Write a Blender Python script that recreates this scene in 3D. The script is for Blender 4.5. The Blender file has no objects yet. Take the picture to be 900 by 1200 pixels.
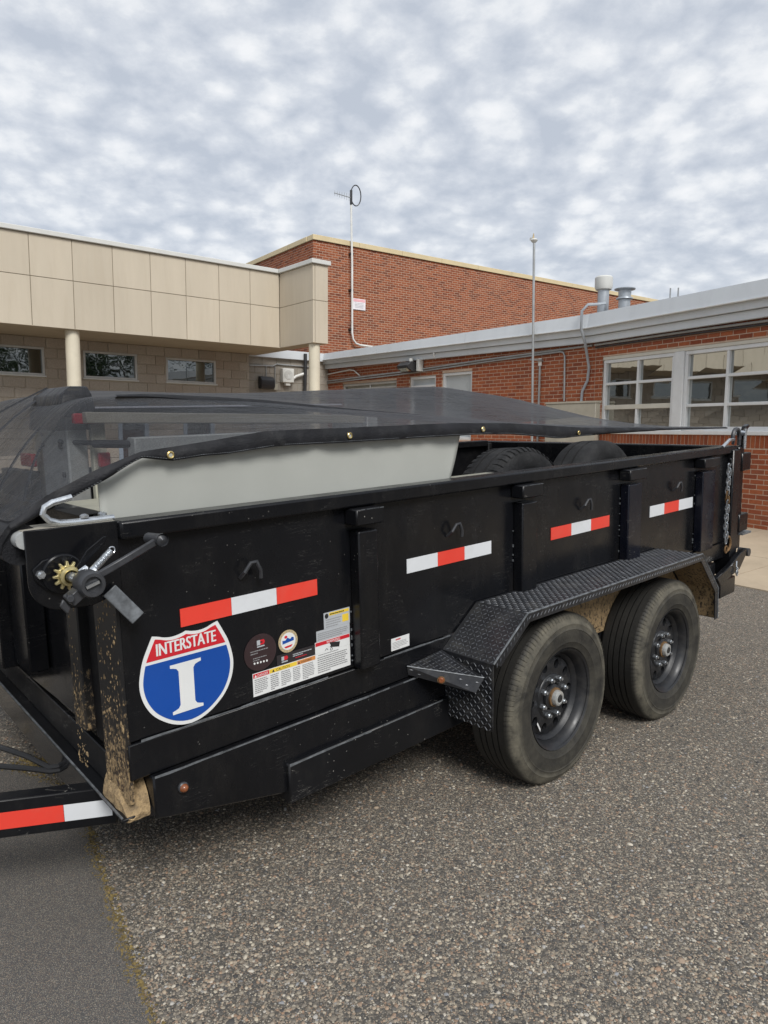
import bpy, bmesh, math, random
import numpy as np
from mathutils import Matrix, Vector
random.seed(7); rng = np.random.default_rng(11)
SC = bpy.context.scene
COL = SC.collection
# ------------------------------------------------------------------ camera
CAM = Vector((0, 0, 1.5))
AR = Vector((0.999965954, 0.000950611, 0.008196809)); AU = Vector((-0.00825175, 0.11519731, 0.99330836)); AF = Vector((0, 0.99334217, -0.11520123))
cd = bpy.data.cameras.new('camera'); cam = bpy.data.objects.new('camera', cd); COL.objects.link(cam)
cd.sensor_fit = 'VERTICAL'; cd.sensor_height = 36; cd.lens = 828.535 / 1200 * 36
cd.clip_start = 0.05; cd.clip_end = 2000
cam.matrix_world = Matrix(((AR.x, AU.x, -AF.x, CAM.x), (AR.y, AU.y, -AF.y, CAM.y), (AR.z, AU.z, -AF.z, CAM.z), (0, 0, 0, 1)))
SC.camera = cam
def project(p):            # photo pixel of a world point (only used to choose which pieces become single objects)
    d = Vector(p) - CAM; z = d.dot(AF)
    if z <= 0.1: return (-999, -999, z)
    return (450 + 828.5 * d.dot(AR) / z, 600 - 828.5 * d.dot(AU) / z, z)
# ------------------------------------------------------------------ light
SUN_EL, SUN_AZ = math.radians(44), math.radians(158)      # azimuth clockwise from +Y : behind the camera, to the right
sd = bpy.data.lights.new('sun', 'SUN'); sd.energy = 1.5; sd.angle = math.radians(24); sd.color = (1, .975, .94)
so = bpy.data.objects.new('sun', sd); COL.objects.link(so)
sv = Vector((math.sin(SUN_AZ) * math.cos(SUN_EL), math.cos(SUN_AZ) * math.cos(SUN_EL), math.sin(SUN_EL)))
so.rotation_euler = sv.to_track_quat('Z', 'Y').to_euler()
SC.view_settings.view_transform = 'Standard'; SC.view_settings.look = 'None'
SC.view_settings.exposure = 1.0; SC.view_settings.gamma = 1; SC.view_settings.use_curve_mapping = False

class N:
    """tiny node-tree helper"""
    def __init__(s, tree): s.t = tree; s.n = tree.nodes; s.l = tree.links
    def add(s, typ, **kw):
        n = s.n.new(typ)
        for k, v in kw.items(): setattr(n, k, v)
        return n
    def put(s, sock, v):
        if v is None: return
        if isinstance(v, bpy.types.NodeSocket): s.l.new(v, sock)
        else:
            try: sock.default_value = v
            except Exception: sock.default_value = tuple(v) + (1,)
    def math(s, op, a, b=None, c=None, clamp=False):
        n = s.add('ShaderNodeMath', operation=op); n.use_clamp = clamp
        s.put(n.inputs[0], a); s.put(n.inputs[1], b)
        if c is not None: s.put(n.inputs[2], c)
        return n.outputs[0]
    def vmath(s, op, a, b=None):
        n = s.add('ShaderNodeVectorMath', operation=op); s.put(n.inputs[0], a)
        if b is not None: s.put(n.inputs[1], b)
        return n.outputs[0]
    def mix(s, f, a, b, blend='MIX'):
        n = s.add('ShaderNodeMix', data_type='RGBA', blend_type=blend)
        s.put(n.inputs[0], f); s.put(n.inputs[6], a); s.put(n.inputs[7], b)
        return n.outputs[2]
    def noise(s, vec, scale, detail=3, rough=.55, dist=0, out=0):
        n = s.add('ShaderNodeTexNoise'); s.put(n.inputs['Vector'], vec); n.inputs['Scale'].default_value = scale
        n.inputs['Detail'].default_value = detail; n.inputs['Roughness'].default_value = rough; n.inputs['Distortion'].default_value = dist
        return n.outputs[out]
    def vor(s, vec, scale, feature='F1', out='Distance', rnd=1):
        n = s.add('ShaderNodeTexVoronoi', feature=feature); s.put(n.inputs['Vector'], vec); n.inputs['Scale'].default_value = scale
        n.inputs['Randomness'].default_value = rnd
        return n.outputs[out]
    def ramp(s, f, stops, interp='LINEAR'):
        n = s.add('ShaderNodeValToRGB'); r = n.color_ramp; r.interpolation = interp
        while len(r.elements) < len(stops): r.elements.new(.5)
        for e, (p, c) in zip(r.elements, stops):
            e.position = p; e.color = tuple(c) + (1,) if not isinstance(c, (int, float)) else (c, c, c, 1)
        s.put(n.inputs[0], f); return n.outputs[0]
    def maprange(s, v, a, b, c=0, d=1):
        n = s.add('ShaderNodeMapRange'); s.put(n.inputs[0], v)
        for i, q in enumerate((a, b, c, d)): n.inputs[i + 1].default_value = q
        return n.outputs[0]

W = bpy.data.worlds.new('World'); SC.world = W; W.use_nodes = True
w = N(W.node_tree); w.n.clear()
sky = w.add('ShaderNodeTexSky', sky_type='NISHITA'); sky.sun_disc = False; sky.sun_elevation = SUN_EL; sky.sun_rotation = SUN_AZ
tc = w.add('ShaderNodeTexCoord'); sep = w.add('ShaderNodeSeparateXYZ'); w.put(sep.inputs[0], tc.outputs['Generated'])
zz = w.math('ADD', w.math('MAXIMUM', sep.outputs[2], 0.0), .30)
cmb = w.add('ShaderNodeCombineXYZ'); w.put(cmb.inputs[0], w.math('DIVIDE', sep.outputs[0], zz)); w.put(cmb.inputs[1], w.math('DIVIDE', sep.outputs[1], zz))
P = cmb.outputs[0]
warp = w.vmath('ADD', P, w.vmath('SCALE', w.noise(P, 2.2, 2, out=1), None)); w.n[-1].inputs[3].default_value = .0
for nn in w.n:
    if nn.bl_idname == 'ShaderNodeVectorMath' and nn.operation == 'SCALE': nn.inputs[3].default_value = .07
cells = w.noise(warp, 10.5, 2.2, .5, .0)
vn = w.add('ShaderNodeTexVoronoi', feature='SMOOTH_F1'); w.put(vn.inputs['Vector'], warp); vn.inputs['Scale'].default_value = 12.5; vn.inputs['Smoothness'].default_value = .2
puff = w.math('SUBTRACT', 1, vn.outputs['Distance'])
big = w.noise(P, 2.6, 3, .5)
fine = w.noise(warp, 38, 5, .62)
d = w.math('ADD', w.math('ADD', w.math('MULTIPLY', cells, .46), w.math('MULTIPLY', puff, .30)), w.math('ADD', w.math('MULTIPLY', big, .18), w.math('MULTIPLY', fine, .22)))
cloud = w.ramp(w.maprange(d, .455, .765), [(0, (.345, .376, .428)), (.22, (.39, .418, .465)), (.48, (.45, .474, .512)), (.70, (.53, .547, .57)), (1, (.60, .607, .618))])
nis = w.vmath('SCALE', sky.outputs[0]); w.n[-1].inputs[3].default_value = .08
skc = w.mix(.93, nis, cloud)
# haze whitens the last degrees above the horizon, ground tone below it
skc = w.mix(w.maprange(sep.outputs[2], .0, .22, .55, 0), skc, (.42, .445, .475, 1))
skc = w.mix(w.math('LESS_THAN', sep.outputs[2], 0), skc, (.06, .06, .057, 1))
bg = w.add('ShaderNodeBackground'); w.put(bg.inputs[0], skc); bg.inputs[1].default_value = .80
wo = w.add('ShaderNodeOutputWorld'); w.l.new(bg.outputs[0], wo.inputs[0])

# ------------------------------------------------------------------ materials
def lin(r, g, b):
    f = lambda c: c / 12.92 if c <= .04045 else ((c + .055) / 1.055) ** 2.4
    return (f(r / 255), f(g / 255), f(b / 255))
def new_mat(name):
    m = bpy.data.materials.new(name); m.use_nodes = True; k = N(m.node_tree)
    b = k.n['Principled BSDF']; return m, k, b
def pmat(name, col, rough=.5, metal=0, ovar=0, var=.12, vs=4, bump=0, bs=60, spec=.5, coat=0, dirt=None, dirt_amt=.3, ds=6, stretch=None):
    m, k, b = new_mat(name)
    tcn = k.add('ShaderNodeTexCoord'); v = tcn.outputs['Object']
    if stretch: v = k.vmath('MULTIPLY', v, stretch)
    nz = k.noise(v, vs, 5, .6)
    c = k.mix(k.maprange(nz, .3, .7), tuple(x * (1 - var) for x in col) + (1,), tuple(min(1, x * (1 + var)) for x in col) + (1,))
    if ovar:
        oi = k.add('ShaderNodeObjectInfo').outputs['Random']; c = k.mix(k.maprange(oi, 0, 1, 0, 1), k.mix(ovar, c, (0, 0, 0, 1)), c)
    rr = k.maprange(k.noise(v, vs * 2.3, 4), .3, .7, max(.02, rough - .1), min(1, rough + .1))
    if dirt:
        dm = k.maprange(k.noise(v, ds, 6, .7, .4), .5, .72, 0, dirt_amt)
        c = k.mix(dm, c, tuple(dirt) + (1,)); rr = k.mix(dm, rr, (.9, .9, .9, 1))
    k.put(b.inputs['Base Color'], c); k.put(b.inputs['Roughness'], rr); b.inputs['Metallic'].default_value = metal
    b.inputs['Specular IOR Level'].default_value = spec; b.inputs['Coat Weight'].default_value = coat; b.inputs['Coat Roughness'].default_value = .12
    if bump:
        bn = k.add('ShaderNodeBump'); bn.inputs['Strength'].default_value = bump; bn.inputs['Distance'].default_value = .01
        k.put(bn.inputs['Height'], k.noise(v, bs, 5, .6)); k.l.new(bn.outputs[0], b.inputs['Normal'])
    return m
MT = {}
def black_paint(name, scratch=.40, blue=0.0, rough=.22, spec=.30):
    """gloss black steel paint: orange peel, dust, thin scratches and small chips"""
    m, k, b = new_mat(name)
    v = k.add('ShaderNodeTexCoord').outputs['Object']
    base = (.0042, .0045 + .0002 * blue, .0056 + .0016 * blue)
    c = k.mix(k.maprange(k.noise(v, 3, 5), .3, .7), base + (1,), tuple(x * 1.7 for x in base) + (1,))
    dust = k.maprange(k.noise(k.vmath('MULTIPLY', v, (1, 1, .35)), 9, 8, .72),   .5, .8, 0, .045)
    c = k.mix(dust, c, (.19, .17, .14, 1))
    chips = k.math('MULTIPLY', k.math('LESS_THAN', k.vor(v, 42), .085), k.math('GREATER_THAN', k.noise(v, 4.2, 4), .565))
    sc = k.math('LESS_THAN', k.math('ABSOLUTE', k.math('SUBTRACT', k.noise(k.vmath('MULTIPLY', v, (3, 3, 30)), 3.1, 3, .5, .6), .5)), .004)
    sc = k.math('MULTIPLY', sc, k.math('GREATER_THAN', k.noise(v, 6, 3), .57))
    mk = k.math('MULTIPLY', k.math('MAXIMUM', k.math('MULTIPLY', chips, .75), k.math('MULTIPLY', sc, .35)), scratch, clamp=True)
    c = k.mix(mk, c, (.27, .26, .235, 1))
    k.put(b.inputs['Base Color'], c)
    k.put(b.inputs['Roughness'], k.math('ADD', k.maprange(k.noise(v, 7, 5), .3, .7, rough - .06, rough + .10), k.math('MULTIPLY', dust, 2.2)))
    b.inputs['Specular IOR Level'].default_value = spec
    bn = k.add('ShaderNodeBump'); bn.inputs['Strength'].default_value = .06; bn.inputs['Distance'].default_value = .004
    k.put(bn.inputs['Height'], k.noise(v, 16, 3)); k.l.new(bn.outputs[0], b.inputs['Normal'])
    return m
MT['black'] = black_paint('black_paint')
MT['blackblue'] = black_paint('black_paint_rear', .9, 2.2)
MT['blackworn'] = black_paint('black_paint_worn', 1.6, 0, .36)
MT['blackgloss'] = black_paint('black_paint_gloss', .3, 0, .10, .9)
MT['blackin'] = pmat('black_interior', (.006, .006, .007), .6, var=.4, vs=9, spec=.25, dirt=(.10, .09, .08), dirt_amt=.15, ds=14)
MT['edge'] = pmat('worn_lit_metal', (.13, .14, .15), .5, .2, var=.55, vs=30)  # bare metal tone, also used to paint light along ledge edges
MT['handle'] = pmat('grey_black_steel', (.045, .047, .052), .42, .2, var=.3, vs=20)
MT['zinc'] = pmat('zinc_plate', (.62, .65, .68), .28, .9, var=.15, vs=25)
MT['yzinc'] = pmat('yellow_zinc', (.58, .50, .26), .38, .8, var=.25, vs=30)
MT['rubber'] = pmat('rubber_black', (.016, .016, .016), .75, var=.3, vs=12, bump=.1)
MT['rust'] = pmat('rusty_iron', (.15, .085, .035), .8, .1, var=.4, vs=40)
MT['tapered'] = pmat('reflective_red', (.74, .055, .035), .38, var=.06, vs=3, dirt=(.35, .2, .15), dirt_amt=.15)
MT['tapewhite'] = pmat('reflective_white', (.66, .68, .70), .38, var=.05, vs=3, dirt=(.4, .4, .38), dirt_amt=.25)
MT['hubcap'] = pmat('dull_zinc_cap', (.42, .43, .42), .5, .4, var=.25, vs=40, dirt=(.22, .15, .08), dirt_amt=.6, ds=30)
MT['vinwhite'] = pmat('vinyl_white', (.72, .73, .72), .35, var=.04)
MT['vinred'] = pmat('vinyl_red', (.56, .018, .03), .35, var=.05)
MT['vinblue'] = pmat('vinyl_blue', (.006, .065, .33), .35, var=.05)
MT['vinyel'] = pmat('vinyl_yellow', (.75, .53, .05), .4)
MT['vinorg'] = pmat('vinyl_orange', (.62, .25, .07), .4)
MT['vinblack'] = pmat('vinyl_black', (.028, .024, .026), .3)
MT['vinmaroon'] = pmat('vinyl_dark_red_black', (.038, .022, .024), .35, var=.3)
MT['vingrey'] = pmat('vinyl_grey', (.42, .44, .46), .4)
MT['ink'] = pmat('ink_grey', (.24, .24, .245), .5)
MT['inkd'] = pmat('ink_black', (.02, .02, .02), .5)
MT['gold'] = pmat('vinyl_gold', (.48, .38, .22), .4)
MT['brass'] = pmat('brass', (.62, .48, .20), .3, .9)
MT['amber'] = pmat('amber_lens', (.24, .075, .025), .3, coat=.5, var=.4, vs=60)
MT['redlens'] = pmat('red_lens', (.42, .015, .03), .25, coat=.4)
MT['whitetag'] = pmat('white_tag', (.75, .75, .74), .5)
MT['galv'] = pmat('galvanised_grey', (.40, .42, .42), .5, .15, var=.15, vs=14, dirt=(.20, .10, .05), dirt_amt=.25, ds=9)
MT['galvrust'] = pmat('galvanised_rusted', (.42, .40, .33), .6, .1, var=.15, vs=14, dirt=(.27, .10, .03), dirt_amt=.95, ds=7)
MT['cream_steel'] = pmat('pale_steel', (.50, .49, .40), .55, 0, var=.12, vs=9)
MT['taupe'] = pmat('taupe_beam', (.33, .31, .26), .6, 0, var=.1)
MT['ribbed'] = pmat('ribbed_lilac_grey', (.36, .37, .42), .5, 0, var=.15, vs=30)
MT['sheet'] = pmat('grey_vinyl_sheet', (.385, .395, .365), .42, 0, var=.05, vs=3, bump=.05, bs=8)
MT['hem'] = pmat('tarp_hem_webbing', (.010, .0105, .013), .6, var=.4, vs=9, spec=.3, bump=.3, bs=160, dirt=(.075, .075, .075), dirt_amt=.25, ds=20)
MT['hose'] = pmat('hose_black', (.014, .014, .015), .45)
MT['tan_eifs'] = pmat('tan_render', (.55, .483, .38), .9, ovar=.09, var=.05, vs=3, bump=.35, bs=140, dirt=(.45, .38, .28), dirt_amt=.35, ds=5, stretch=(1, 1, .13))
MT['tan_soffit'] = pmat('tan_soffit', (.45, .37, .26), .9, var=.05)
MT['joint'] = pmat('joint_dark_tan', (.20, .165, .115), .9)  # canopy core, darker than the panels, seen in their joints
MT['cap'] = pmat('white_metal_cap', (.60, .60, .57), .45, 0, var=.05)
MT['cream'] = pmat('cream_column_paint', (.66, .60, .47), .55, var=.06, vs=2, dirt=(.45, .40, .30), dirt_amt=.2)
MT['coping'] = pmat('yellow_coping', (.62, .51, .31), .55, var=.08, vs=2)
MT['fascia'] = pmat('pale_grey_fascia', (.62, .65, .675), .42, 0, var=.04, vs=1.2, dirt=(.45, .47, .49), dirt_amt=.3, ds=2, stretch=(1, 1, .25))
MT['fascialip'] = pmat('white_drip_edge', (.74, .76, .77), .4)
MT['winwhite'] = pmat('white_window_paint', (.68, .69, .69), .45, var=.06, dirt=(.5, .48, .42), dirt_amt=.2)
MT['wincream'] = pmat('cream_window_paint', (.60, .57, .49), .5, var=.07)
MT['alu'] = pmat('aluminium_frame', (.50, .50, .48), .4, .3, var=.08)
MT['doorblue'] = pmat('blue_grey_frame', (.30, .36, .44), .4)
MT['duct'] = pmat('grey_duct', (.40, .43, .46), .42, .5, var=.12, vs=6)
MT['conduit'] = pmat('conduit_grey', (.36, .37, .37), .4, .5, var=.15)
MT['conduitw'] = pmat('conduit_white', (.70, .70, .67), .4)
MT['darkbox'] = pmat('dark_bronze_box', (.032, .032, .034), .4)
MT['whitebox'] = pmat('white_box', (.70, .70, .66), .45)
MT['boxbeige'] = pmat('beige_cabinet', (.40, .37, .30), .6)
MT['signpink'] = pmat('faded_pink', (.78, .42, .45), .5)
MT['signwhite'] = pmat('sign_white', (.80, .76, .78), .45)
MT['roof'] = pmat('roof_membrane', (.30, .30, .30), .9)
MT['inner'] = pmat('dark_inside', (.02, .02, .02), .9)
MT['mortar'] = pmat('mortar', (.54, .40, .30), .95, var=.12, vs=12, bump=.2, bs=120)
MT['mortard'] = pmat('mortar_tan', (.46, .40, .31), .95, var=.1, vs=12)
MT['bark'] = pmat('bark', (.09, .07, .05), .9, var=.3, vs=10)
MT['blind'] = pmat('white_blind', (.47, .50, .51), .35, var=.06, vs=3, coat=.3)
def brick_mat(name, stops):
    m, k, b = new_mat(name)
    oi = k.add('ShaderNodeObjectInfo').outputs['Random']; g = k.add('ShaderNodeNewGeometry')
    r = k.math('FRACT', k.math('ADD', oi, g.outputs['Random Per Island']))
    c = k.ramp(r, stops)
    v = g.outputs['Position']
    c = k.mix(k.maprange(k.noise(v, 38, 5, .65), .35, .75, 0, .45), c, tuple(x * .55 for x in stops[0][1]) + (1,))
    c = k.mix(k.maprange(k.noise(v, .8, 3), .4, .7, 0, .15), c, (.30, .15, .09, 1))
    k.put(b.inputs['Base Color'], c); b.inputs['Roughness'].default_value = .88; b.inputs['Specular IOR Level'].default_value = .25
    bn = k.add('ShaderNodeBump'); bn.inputs['Strength'].default_value = .5; bn.inputs['Distance'].default_value = .003
    k.put(bn.inputs['Height'], k.noise(v, 120, 4)); k.l.new(bn.outputs[0], b.inputs['Normal'])
    return m
MT['brick'] = brick_mat('red_brick', [(0, (.235, .062, .031)), (.25, (.32, .083, .036)), (.5, (.365, .10, .040)), (.75, (.40, .122, .050)), (1, (.27, .082, .042))])
MT['brickT'] = brick_mat('red_brown_brick', [(0, (.17, .053, .029)), (.3, (.275, .08, .036)), (.6, (.335, .098, .042)), (.85, (.37, .12, .053)), (1, (.22, .07, .036))])
MT['block'] = brick_mat('split_face_block', [(0, (.37, .325, .265)), (.4, (.44, .39, .325)), (.7, (.47, .42, .355)), (1, (.40, .35, .29))])
MT['blockgrey'] = brick_mat('grey_block', [(0, (.31, .29, .25)), (.5, (.36, .335, .29)), (1, (.33, .31, .27))])
def block_bump(m):
    k = N(m.node_tree); bn = [x for x in k.n if x.bl_idname == 'ShaderNodeBump'][0]; bn.inputs['Strength'].default_value = .9; bn.inputs['Distance'].default_value = .012
    nz = [x for x in k.n if x.bl_idname == 'ShaderNodeTexNoise'][-1]; nz.inputs['Scale'].default_value = 45
block_bump(MT['block'])
def glass_mat(name, tint, refl=1.9, rough=.015, wave=.02):
    """window pane with a dark room behind: dark body under a strong mirror coat"""
    m, k, b = new_mat(name)
    v = k.add('ShaderNodeNewGeometry').outputs['Position']
    b.inputs['Base Color'].default_value = tuple(tint) + (1,); b.inputs['Roughness'].default_value = .6; b.inputs['Specular IOR Level'].default_value = 0
    gl = k.add('ShaderNodeBsdfGlossy'); gl.inputs['Roughness'].default_value = rough; gl.inputs['Color'].default_value = (.93, .96, .95, 1)
    fr = k.add('ShaderNodeFresnel'); fr.inputs[0].default_value = refl
    bn = k.add('ShaderNodeBump'); bn.inputs['Strength'].default_value = wave; bn.inputs['Distance'].default_value = .05
    k.put(bn.inputs['Height'], k.noise(v, 1.6, 2)); k.l.new(bn.outputs[0], gl.inputs['Normal'])
    mx = k.add('ShaderNodeMixShader'); k.l.new(fr.outputs[0], mx.inputs[0]); k.l.new(b.outputs[0], mx.inputs[1]); k.l.new(gl.outputs[0], mx.inputs[2])
    k.l.new(mx.outputs[0], k.n['Material Output'].inputs[0]); return m
MT['glass'] = glass_mat('window_glass', (.018, .020, .020), 6.2)
MT['glassE'] = glass_mat('clerestory_glass', (.010, .012, .012), 2.5, wave=.05)
def mesh_tarp_mat(nm='black_mesh_tarp', add=0.0):
    m, k, b = new_mat(nm)
    v = k.add('ShaderNodeTexCoord').outputs['Object']
    b.inputs['Base Color'].default_value = (.019, .020, .023, 1); b.inputs['Roughness'].default_value = .46; b.inputs['Specular IOR Level'].default_value = .3
    wv_ = k.math('MULTIPLY', k.math('SUBTRACT', k.noise(v, 260, 2), .5), .55)
    tr = k.add('ShaderNodeBsdfTransparent'); mx = k.add('ShaderNodeMixShader')
    lw = k.add('ShaderNodeLayerWeight'); lw.inputs[0].default_value = .35
    op = k.math('ADD', k.maprange(k.noise(v, 5, 4), .35, .7, .34 + add, .45 + add), k.math('ADD', wv_, k.math('MULTIPLY', lw.outputs['Facing'], .46)), clamp=True)   # a woven mesh closes up when seen on the slant
    k.put(mx.inputs[0], op); k.l.new(tr.outputs[0], mx.inputs[1]); k.l.new(b.outputs[0], mx.inputs[2])
    bn = k.add('ShaderNodeBump'); bn.inputs['Strength'].default_value = .6; bn.inputs['Distance'].default_value = .03
    k.put(bn.inputs['Height'], k.math('ADD', k.noise(k.vmath('MULTIPLY', v, (.8, 3.5, 1)), 5, 4), k.math('MULTIPLY', k.noise(v, 300, 1), .03))); k.l.new(bn.outputs[0], b.inputs['Normal'])
    k.l.new(mx.outputs[0], k.n['Material Output'].inputs[0]); return m
MT['tarp'] = mesh_tarp_mat(); MT['tarp2'] = mesh_tarp_mat('black_mesh_tarp_doubled', .22)
def mud_paint(name, lo, hi, axis_vec, thr0, thr1):
    """black paint splashed with dried tan mud"""
    m, k, b = new_mat(name); v = k.add('ShaderNodeTexCoord').outputs['Object']
    dn = k.add('ShaderNodeVectorMath', operation='DOT_PRODUCT'); k.put(dn.inputs[0], v); dn.inputs[1].default_value = axis_vec
    h = k.maprange(dn.outputs['Value'], lo, hi, thr0, thr1)
    n1 = k.noise(k.vmath('MULTIPLY', v, (1, 1, .55)), 75, 6, .75, .2)
    mk = k.maprange(k.math('SUBTRACT', n1, h), .0, .08); film = k.math('MULTIPLY', k.maprange(h, .57, .44, 0, .22), k.noise(v, 14, 4))
    tone = k.mix(k.noise(v, 90, 3), (.22, .145, .07, 1), (.42, .30, .16, 1))
    k.put(b.inputs['Base Color'], k.mix(mk, k.mix(film, (.010, .010, .011, 1), (.20, .145, .085, 1)), tone))
    k.put(b.inputs['Roughness'], k.maprange(mk, 0, 1, .42, .95))
    bn = k.add('ShaderNodeBump'); bn.inputs['Strength'].default_value = .8; bn.inputs['Distance'].default_value = .006
    k.put(bn.inputs['Height'], k.math('MULTIPLY', mk, n1)); k.l.new(bn.outputs[0], b.inputs['Normal']); return m
MT['mudpost'] = mud_paint('mud_splashed_paint', -.50, -1.08, (0, 0, 1), .72, .42)
MT['mudliner'] = mud_paint('mud_caked_liner', 0, 1, (0, 0, 1), .40, .36)
MT['sand'] = pmat('packed_sand', (.36, .255, .135), .95, var=.35, vs=45, bump=1, bs=90, dirt=(.05, .045, .04), dirt_amt=.7, ds=22)
def tyre_mat():
    m, k, b = new_mat('dusty_tyre_rubber'); v = k.add('ShaderNodeTexCoord').outputs['Object']
    sp = k.add('ShaderNodeSeparateXYZ'); k.put(sp.inputs[0], v)
    r = k.math('SQRT', k.math('ADD', k.math('POWER', sp.outputs[0], 2), k.math('POWER', sp.outputs[2], 2)))
    side = k.maprange(sp.outputs[1], -.075, -.097)              # the outer sidewall carries the dust
    sh = k.math('MULTIPLY', k.maprange(r, .30, .34), k.maprange(r, .372, .360))
    nz = k.maprange(k.noise(v, 11, 6, .7, .3), .30, .68)
    amt = k.math('MULTIPLY', side, k.math('ADD', k.math('MULTIPLY', nz, .20), k.math('MULTIPLY', sh, k.math('ADD', k.math('MULTIPLY', nz, .55), .10))), clamp=True)
    amt = k.math('ADD', amt, k.maprange(nz, 0, 1, .02, .07), clamp=True)
    k.put(b.inputs['Base Color'], k.mix(amt, (.011, .011, .011, 1), (.175, .16, .122, 1)))
    k.put(b.inputs['Roughness'], k.maprange(amt, 0, 1, .62, .95)); b.inputs['Specular IOR Level'].default_value = .35
    bn = k.add('ShaderNodeBump'); bn.inputs['Strength'].default_value = .35; bn.inputs['Distance'].default_value = .004
    k.put(bn.inputs['Height'], k.noise(v, 70, 4)); k.l.new(bn.outputs[0], b.inputs['Normal']); return m
MT['tyre'] = tyre_mat()
MT['spare'] = pmat('worn_tyre_rubber', (.030, .030, .031), .7, var=.35, vs=10, bump=.4, bs=60, dirt=(.10, .10, .10), dirt_amt=.5, ds=12)
MT['rim'] = pmat('rim_black', (.012, .0128, .015), .42, var=.3, vs=8, dirt=(.10, .09, .075), dirt_amt=.22, ds=12)
MT['tread'] = pmat('tread_plate_black', (.020, .021, .024), .34, .25, var=.4, vs=14, dirt=(.13, .125, .11), dirt_amt=.35, ds=10)
MT['treadbar'] = pmat('tread_bar_worn', (.085, .09, .10), .38, .3, var=.5, vs=20, dirt=(.15, .14, .12), dirt_amt=.3, ds=16)

SK = 1.38
STONES = [(0, (.025, .025, .026)), (.16, (.060, .057, .053)), (.34, (.125, .110, .092)), (.5, (.185, .158, .122)), (.64, (.26, .225, .175)), (.76, (.235, .145, .092)), (.86, (.34, .295, .22)), (.95, (.43, .39, .32)), (1, (.19, .195, .205))]
STONES = [(p, tuple(min(.62, v * SK) for v in c)) for p, c in STONES]
def asphalt_mat(name, coarse):
    m, k, b = new_mat(name); v = k.add('ShaderNodeNewGeometry').outputs['Position']
    wv = k.vmath('ADD', v, k.vmath('SCALE', k.noise(v, 60, 2, out=1))); [setattr(x.inputs[3], 'default_value', .004) for x in k.n if x.bl_idname == 'ShaderNodeVectorMath' and x.operation == 'SCALE']
    s1, s2 = (95, 190) if coarse else (240, 420)
    c1 = k.ramp(k.math('FRACT', k.math('MULTIPLY', k.add('ShaderNodeSeparateColor').outputs[0], 1)), STONES)
    sepn = [x for x in k.n if x.bl_idname == 'ShaderNodeSeparateColor'][-1]; k.put(sepn.inputs[0], k.vor(wv, s1, out='Color'))
    c2 = k.ramp(k.add('ShaderNodeSeparateColor').outputs[0], STONES)
    sepn = [x for x in k.n if x.bl_idname == 'ShaderNodeSeparateColor'][-1]; k.put(sepn.inputs[0], k.vor(wv, s2, out='Color'))
    d1 = k.vor(wv, s1); d2 = k.vor(wv, s2)
    m1 = k.math('MULTIPLY', k.math('LESS_THAN', d1, .52 if coarse else .40), k.math('GREATER_THAN', k.noise(v, s1 * .7, 1), .47 if coarse else .52))
    m2 = k.math('LESS_THAN', d2, .50)
    tar = (.066, .060, .051, 1) if coarse else (.068, .068, .069, 1)
    c = k.mix(k.math('MULTIPLY', m2, .75 if coarse else .55), tar, c2)
    c = k.mix(k.math('MULTIPLY', m1, .95 if coarse else .28), c, c1)
    big = k.noise(v, .9, 5, .6)
    c = k.mix(k.maprange(big, .35, .7, 0, .34), c, (.10, .093, .082, 1))
    c = k.mix(k.maprange(k.noise(v, 2.6, 5, .65), .60, .78, 0, .40), c, (.042, .040, .038, 1))
    spot = k.math('MULTIPLY', k.math('LESS_THAN', k.math('ADD', k.vor(v, 1.15), k.math('MULTIPLY', k.noise(v, 22, 3), .05)), .062), .75 if coarse else .3)
    c = k.mix(spot, c, (.022, .021, .020, 1))
    far = k.mix(.15 if coarse else 0, c, (.165, .152, .13, 1)); c = far
    k.put(b.inputs['Base Color'], c); b.inputs['Roughness'].default_value = .85; b.inputs['Specular IOR Level'].default_value = .35
    bn = k.add('ShaderNodeBump'); bn.inputs['Strength'].default_value = .55 if coarse else .4; bn.inputs['Distance'].default_value = .004 if coarse else .003
    hh = k.math('ADD', k.math('MULTIPLY', k.math('SUBTRACT', .6, d1), m1), k.math('MULTIPLY', k.math('SUBTRACT', .6, d2), .5))
    k.put(bn.inputs['Height'], hh); k.l.new(bn.outputs[0], b.inputs['Normal']); return m
MT['asphalt'] = asphalt_mat('chip_asphalt', True)
MT['patch'] = asphalt_mat('smooth_asphalt', False)
def chips_mat():
    m, k, b = new_mat('aggregate_stones'); g = k.add('ShaderNodeNewGeometry')
    c = k.ramp(g.outputs['Random Per Island'], STONES)
    c = k.mix(k.maprange(k.noise(g.outputs['Position'], 150, 3), .3, .7, 0, .4), c, (.09, .085, .075, 1))
    k.put(b.inputs['Base Color'], c); b.inputs['Roughness'].default_value = .75; return m
MT['chips'] = chips_mat()
MT['moss'] = pmat('dry_moss', (.17, .125, .045), .95, var=.5, vs=40)
MT['concrete'] = pmat('tan_concrete', (.45, .365, .26), .9, ovar=.08, var=.10, vs=2.5, bump=.15, bs=150, dirt=(.33, .26, .18), dirt_amt=.4, ds=4)
def leaf_mat():
    m, k, b = new_mat('leaves'); g = k.add('ShaderNodeNewGeometry')
    k.put(b.inputs['Base Color'], k.ramp(g.outputs['Random Per Island'], [(0, (.035, .075, .025)), (.5, (.055, .11, .035)), (1, (.09, .14, .05))])); b.inputs['Roughness'].default_value = .6; return m
MT['leaf'] = leaf_mat()

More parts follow.
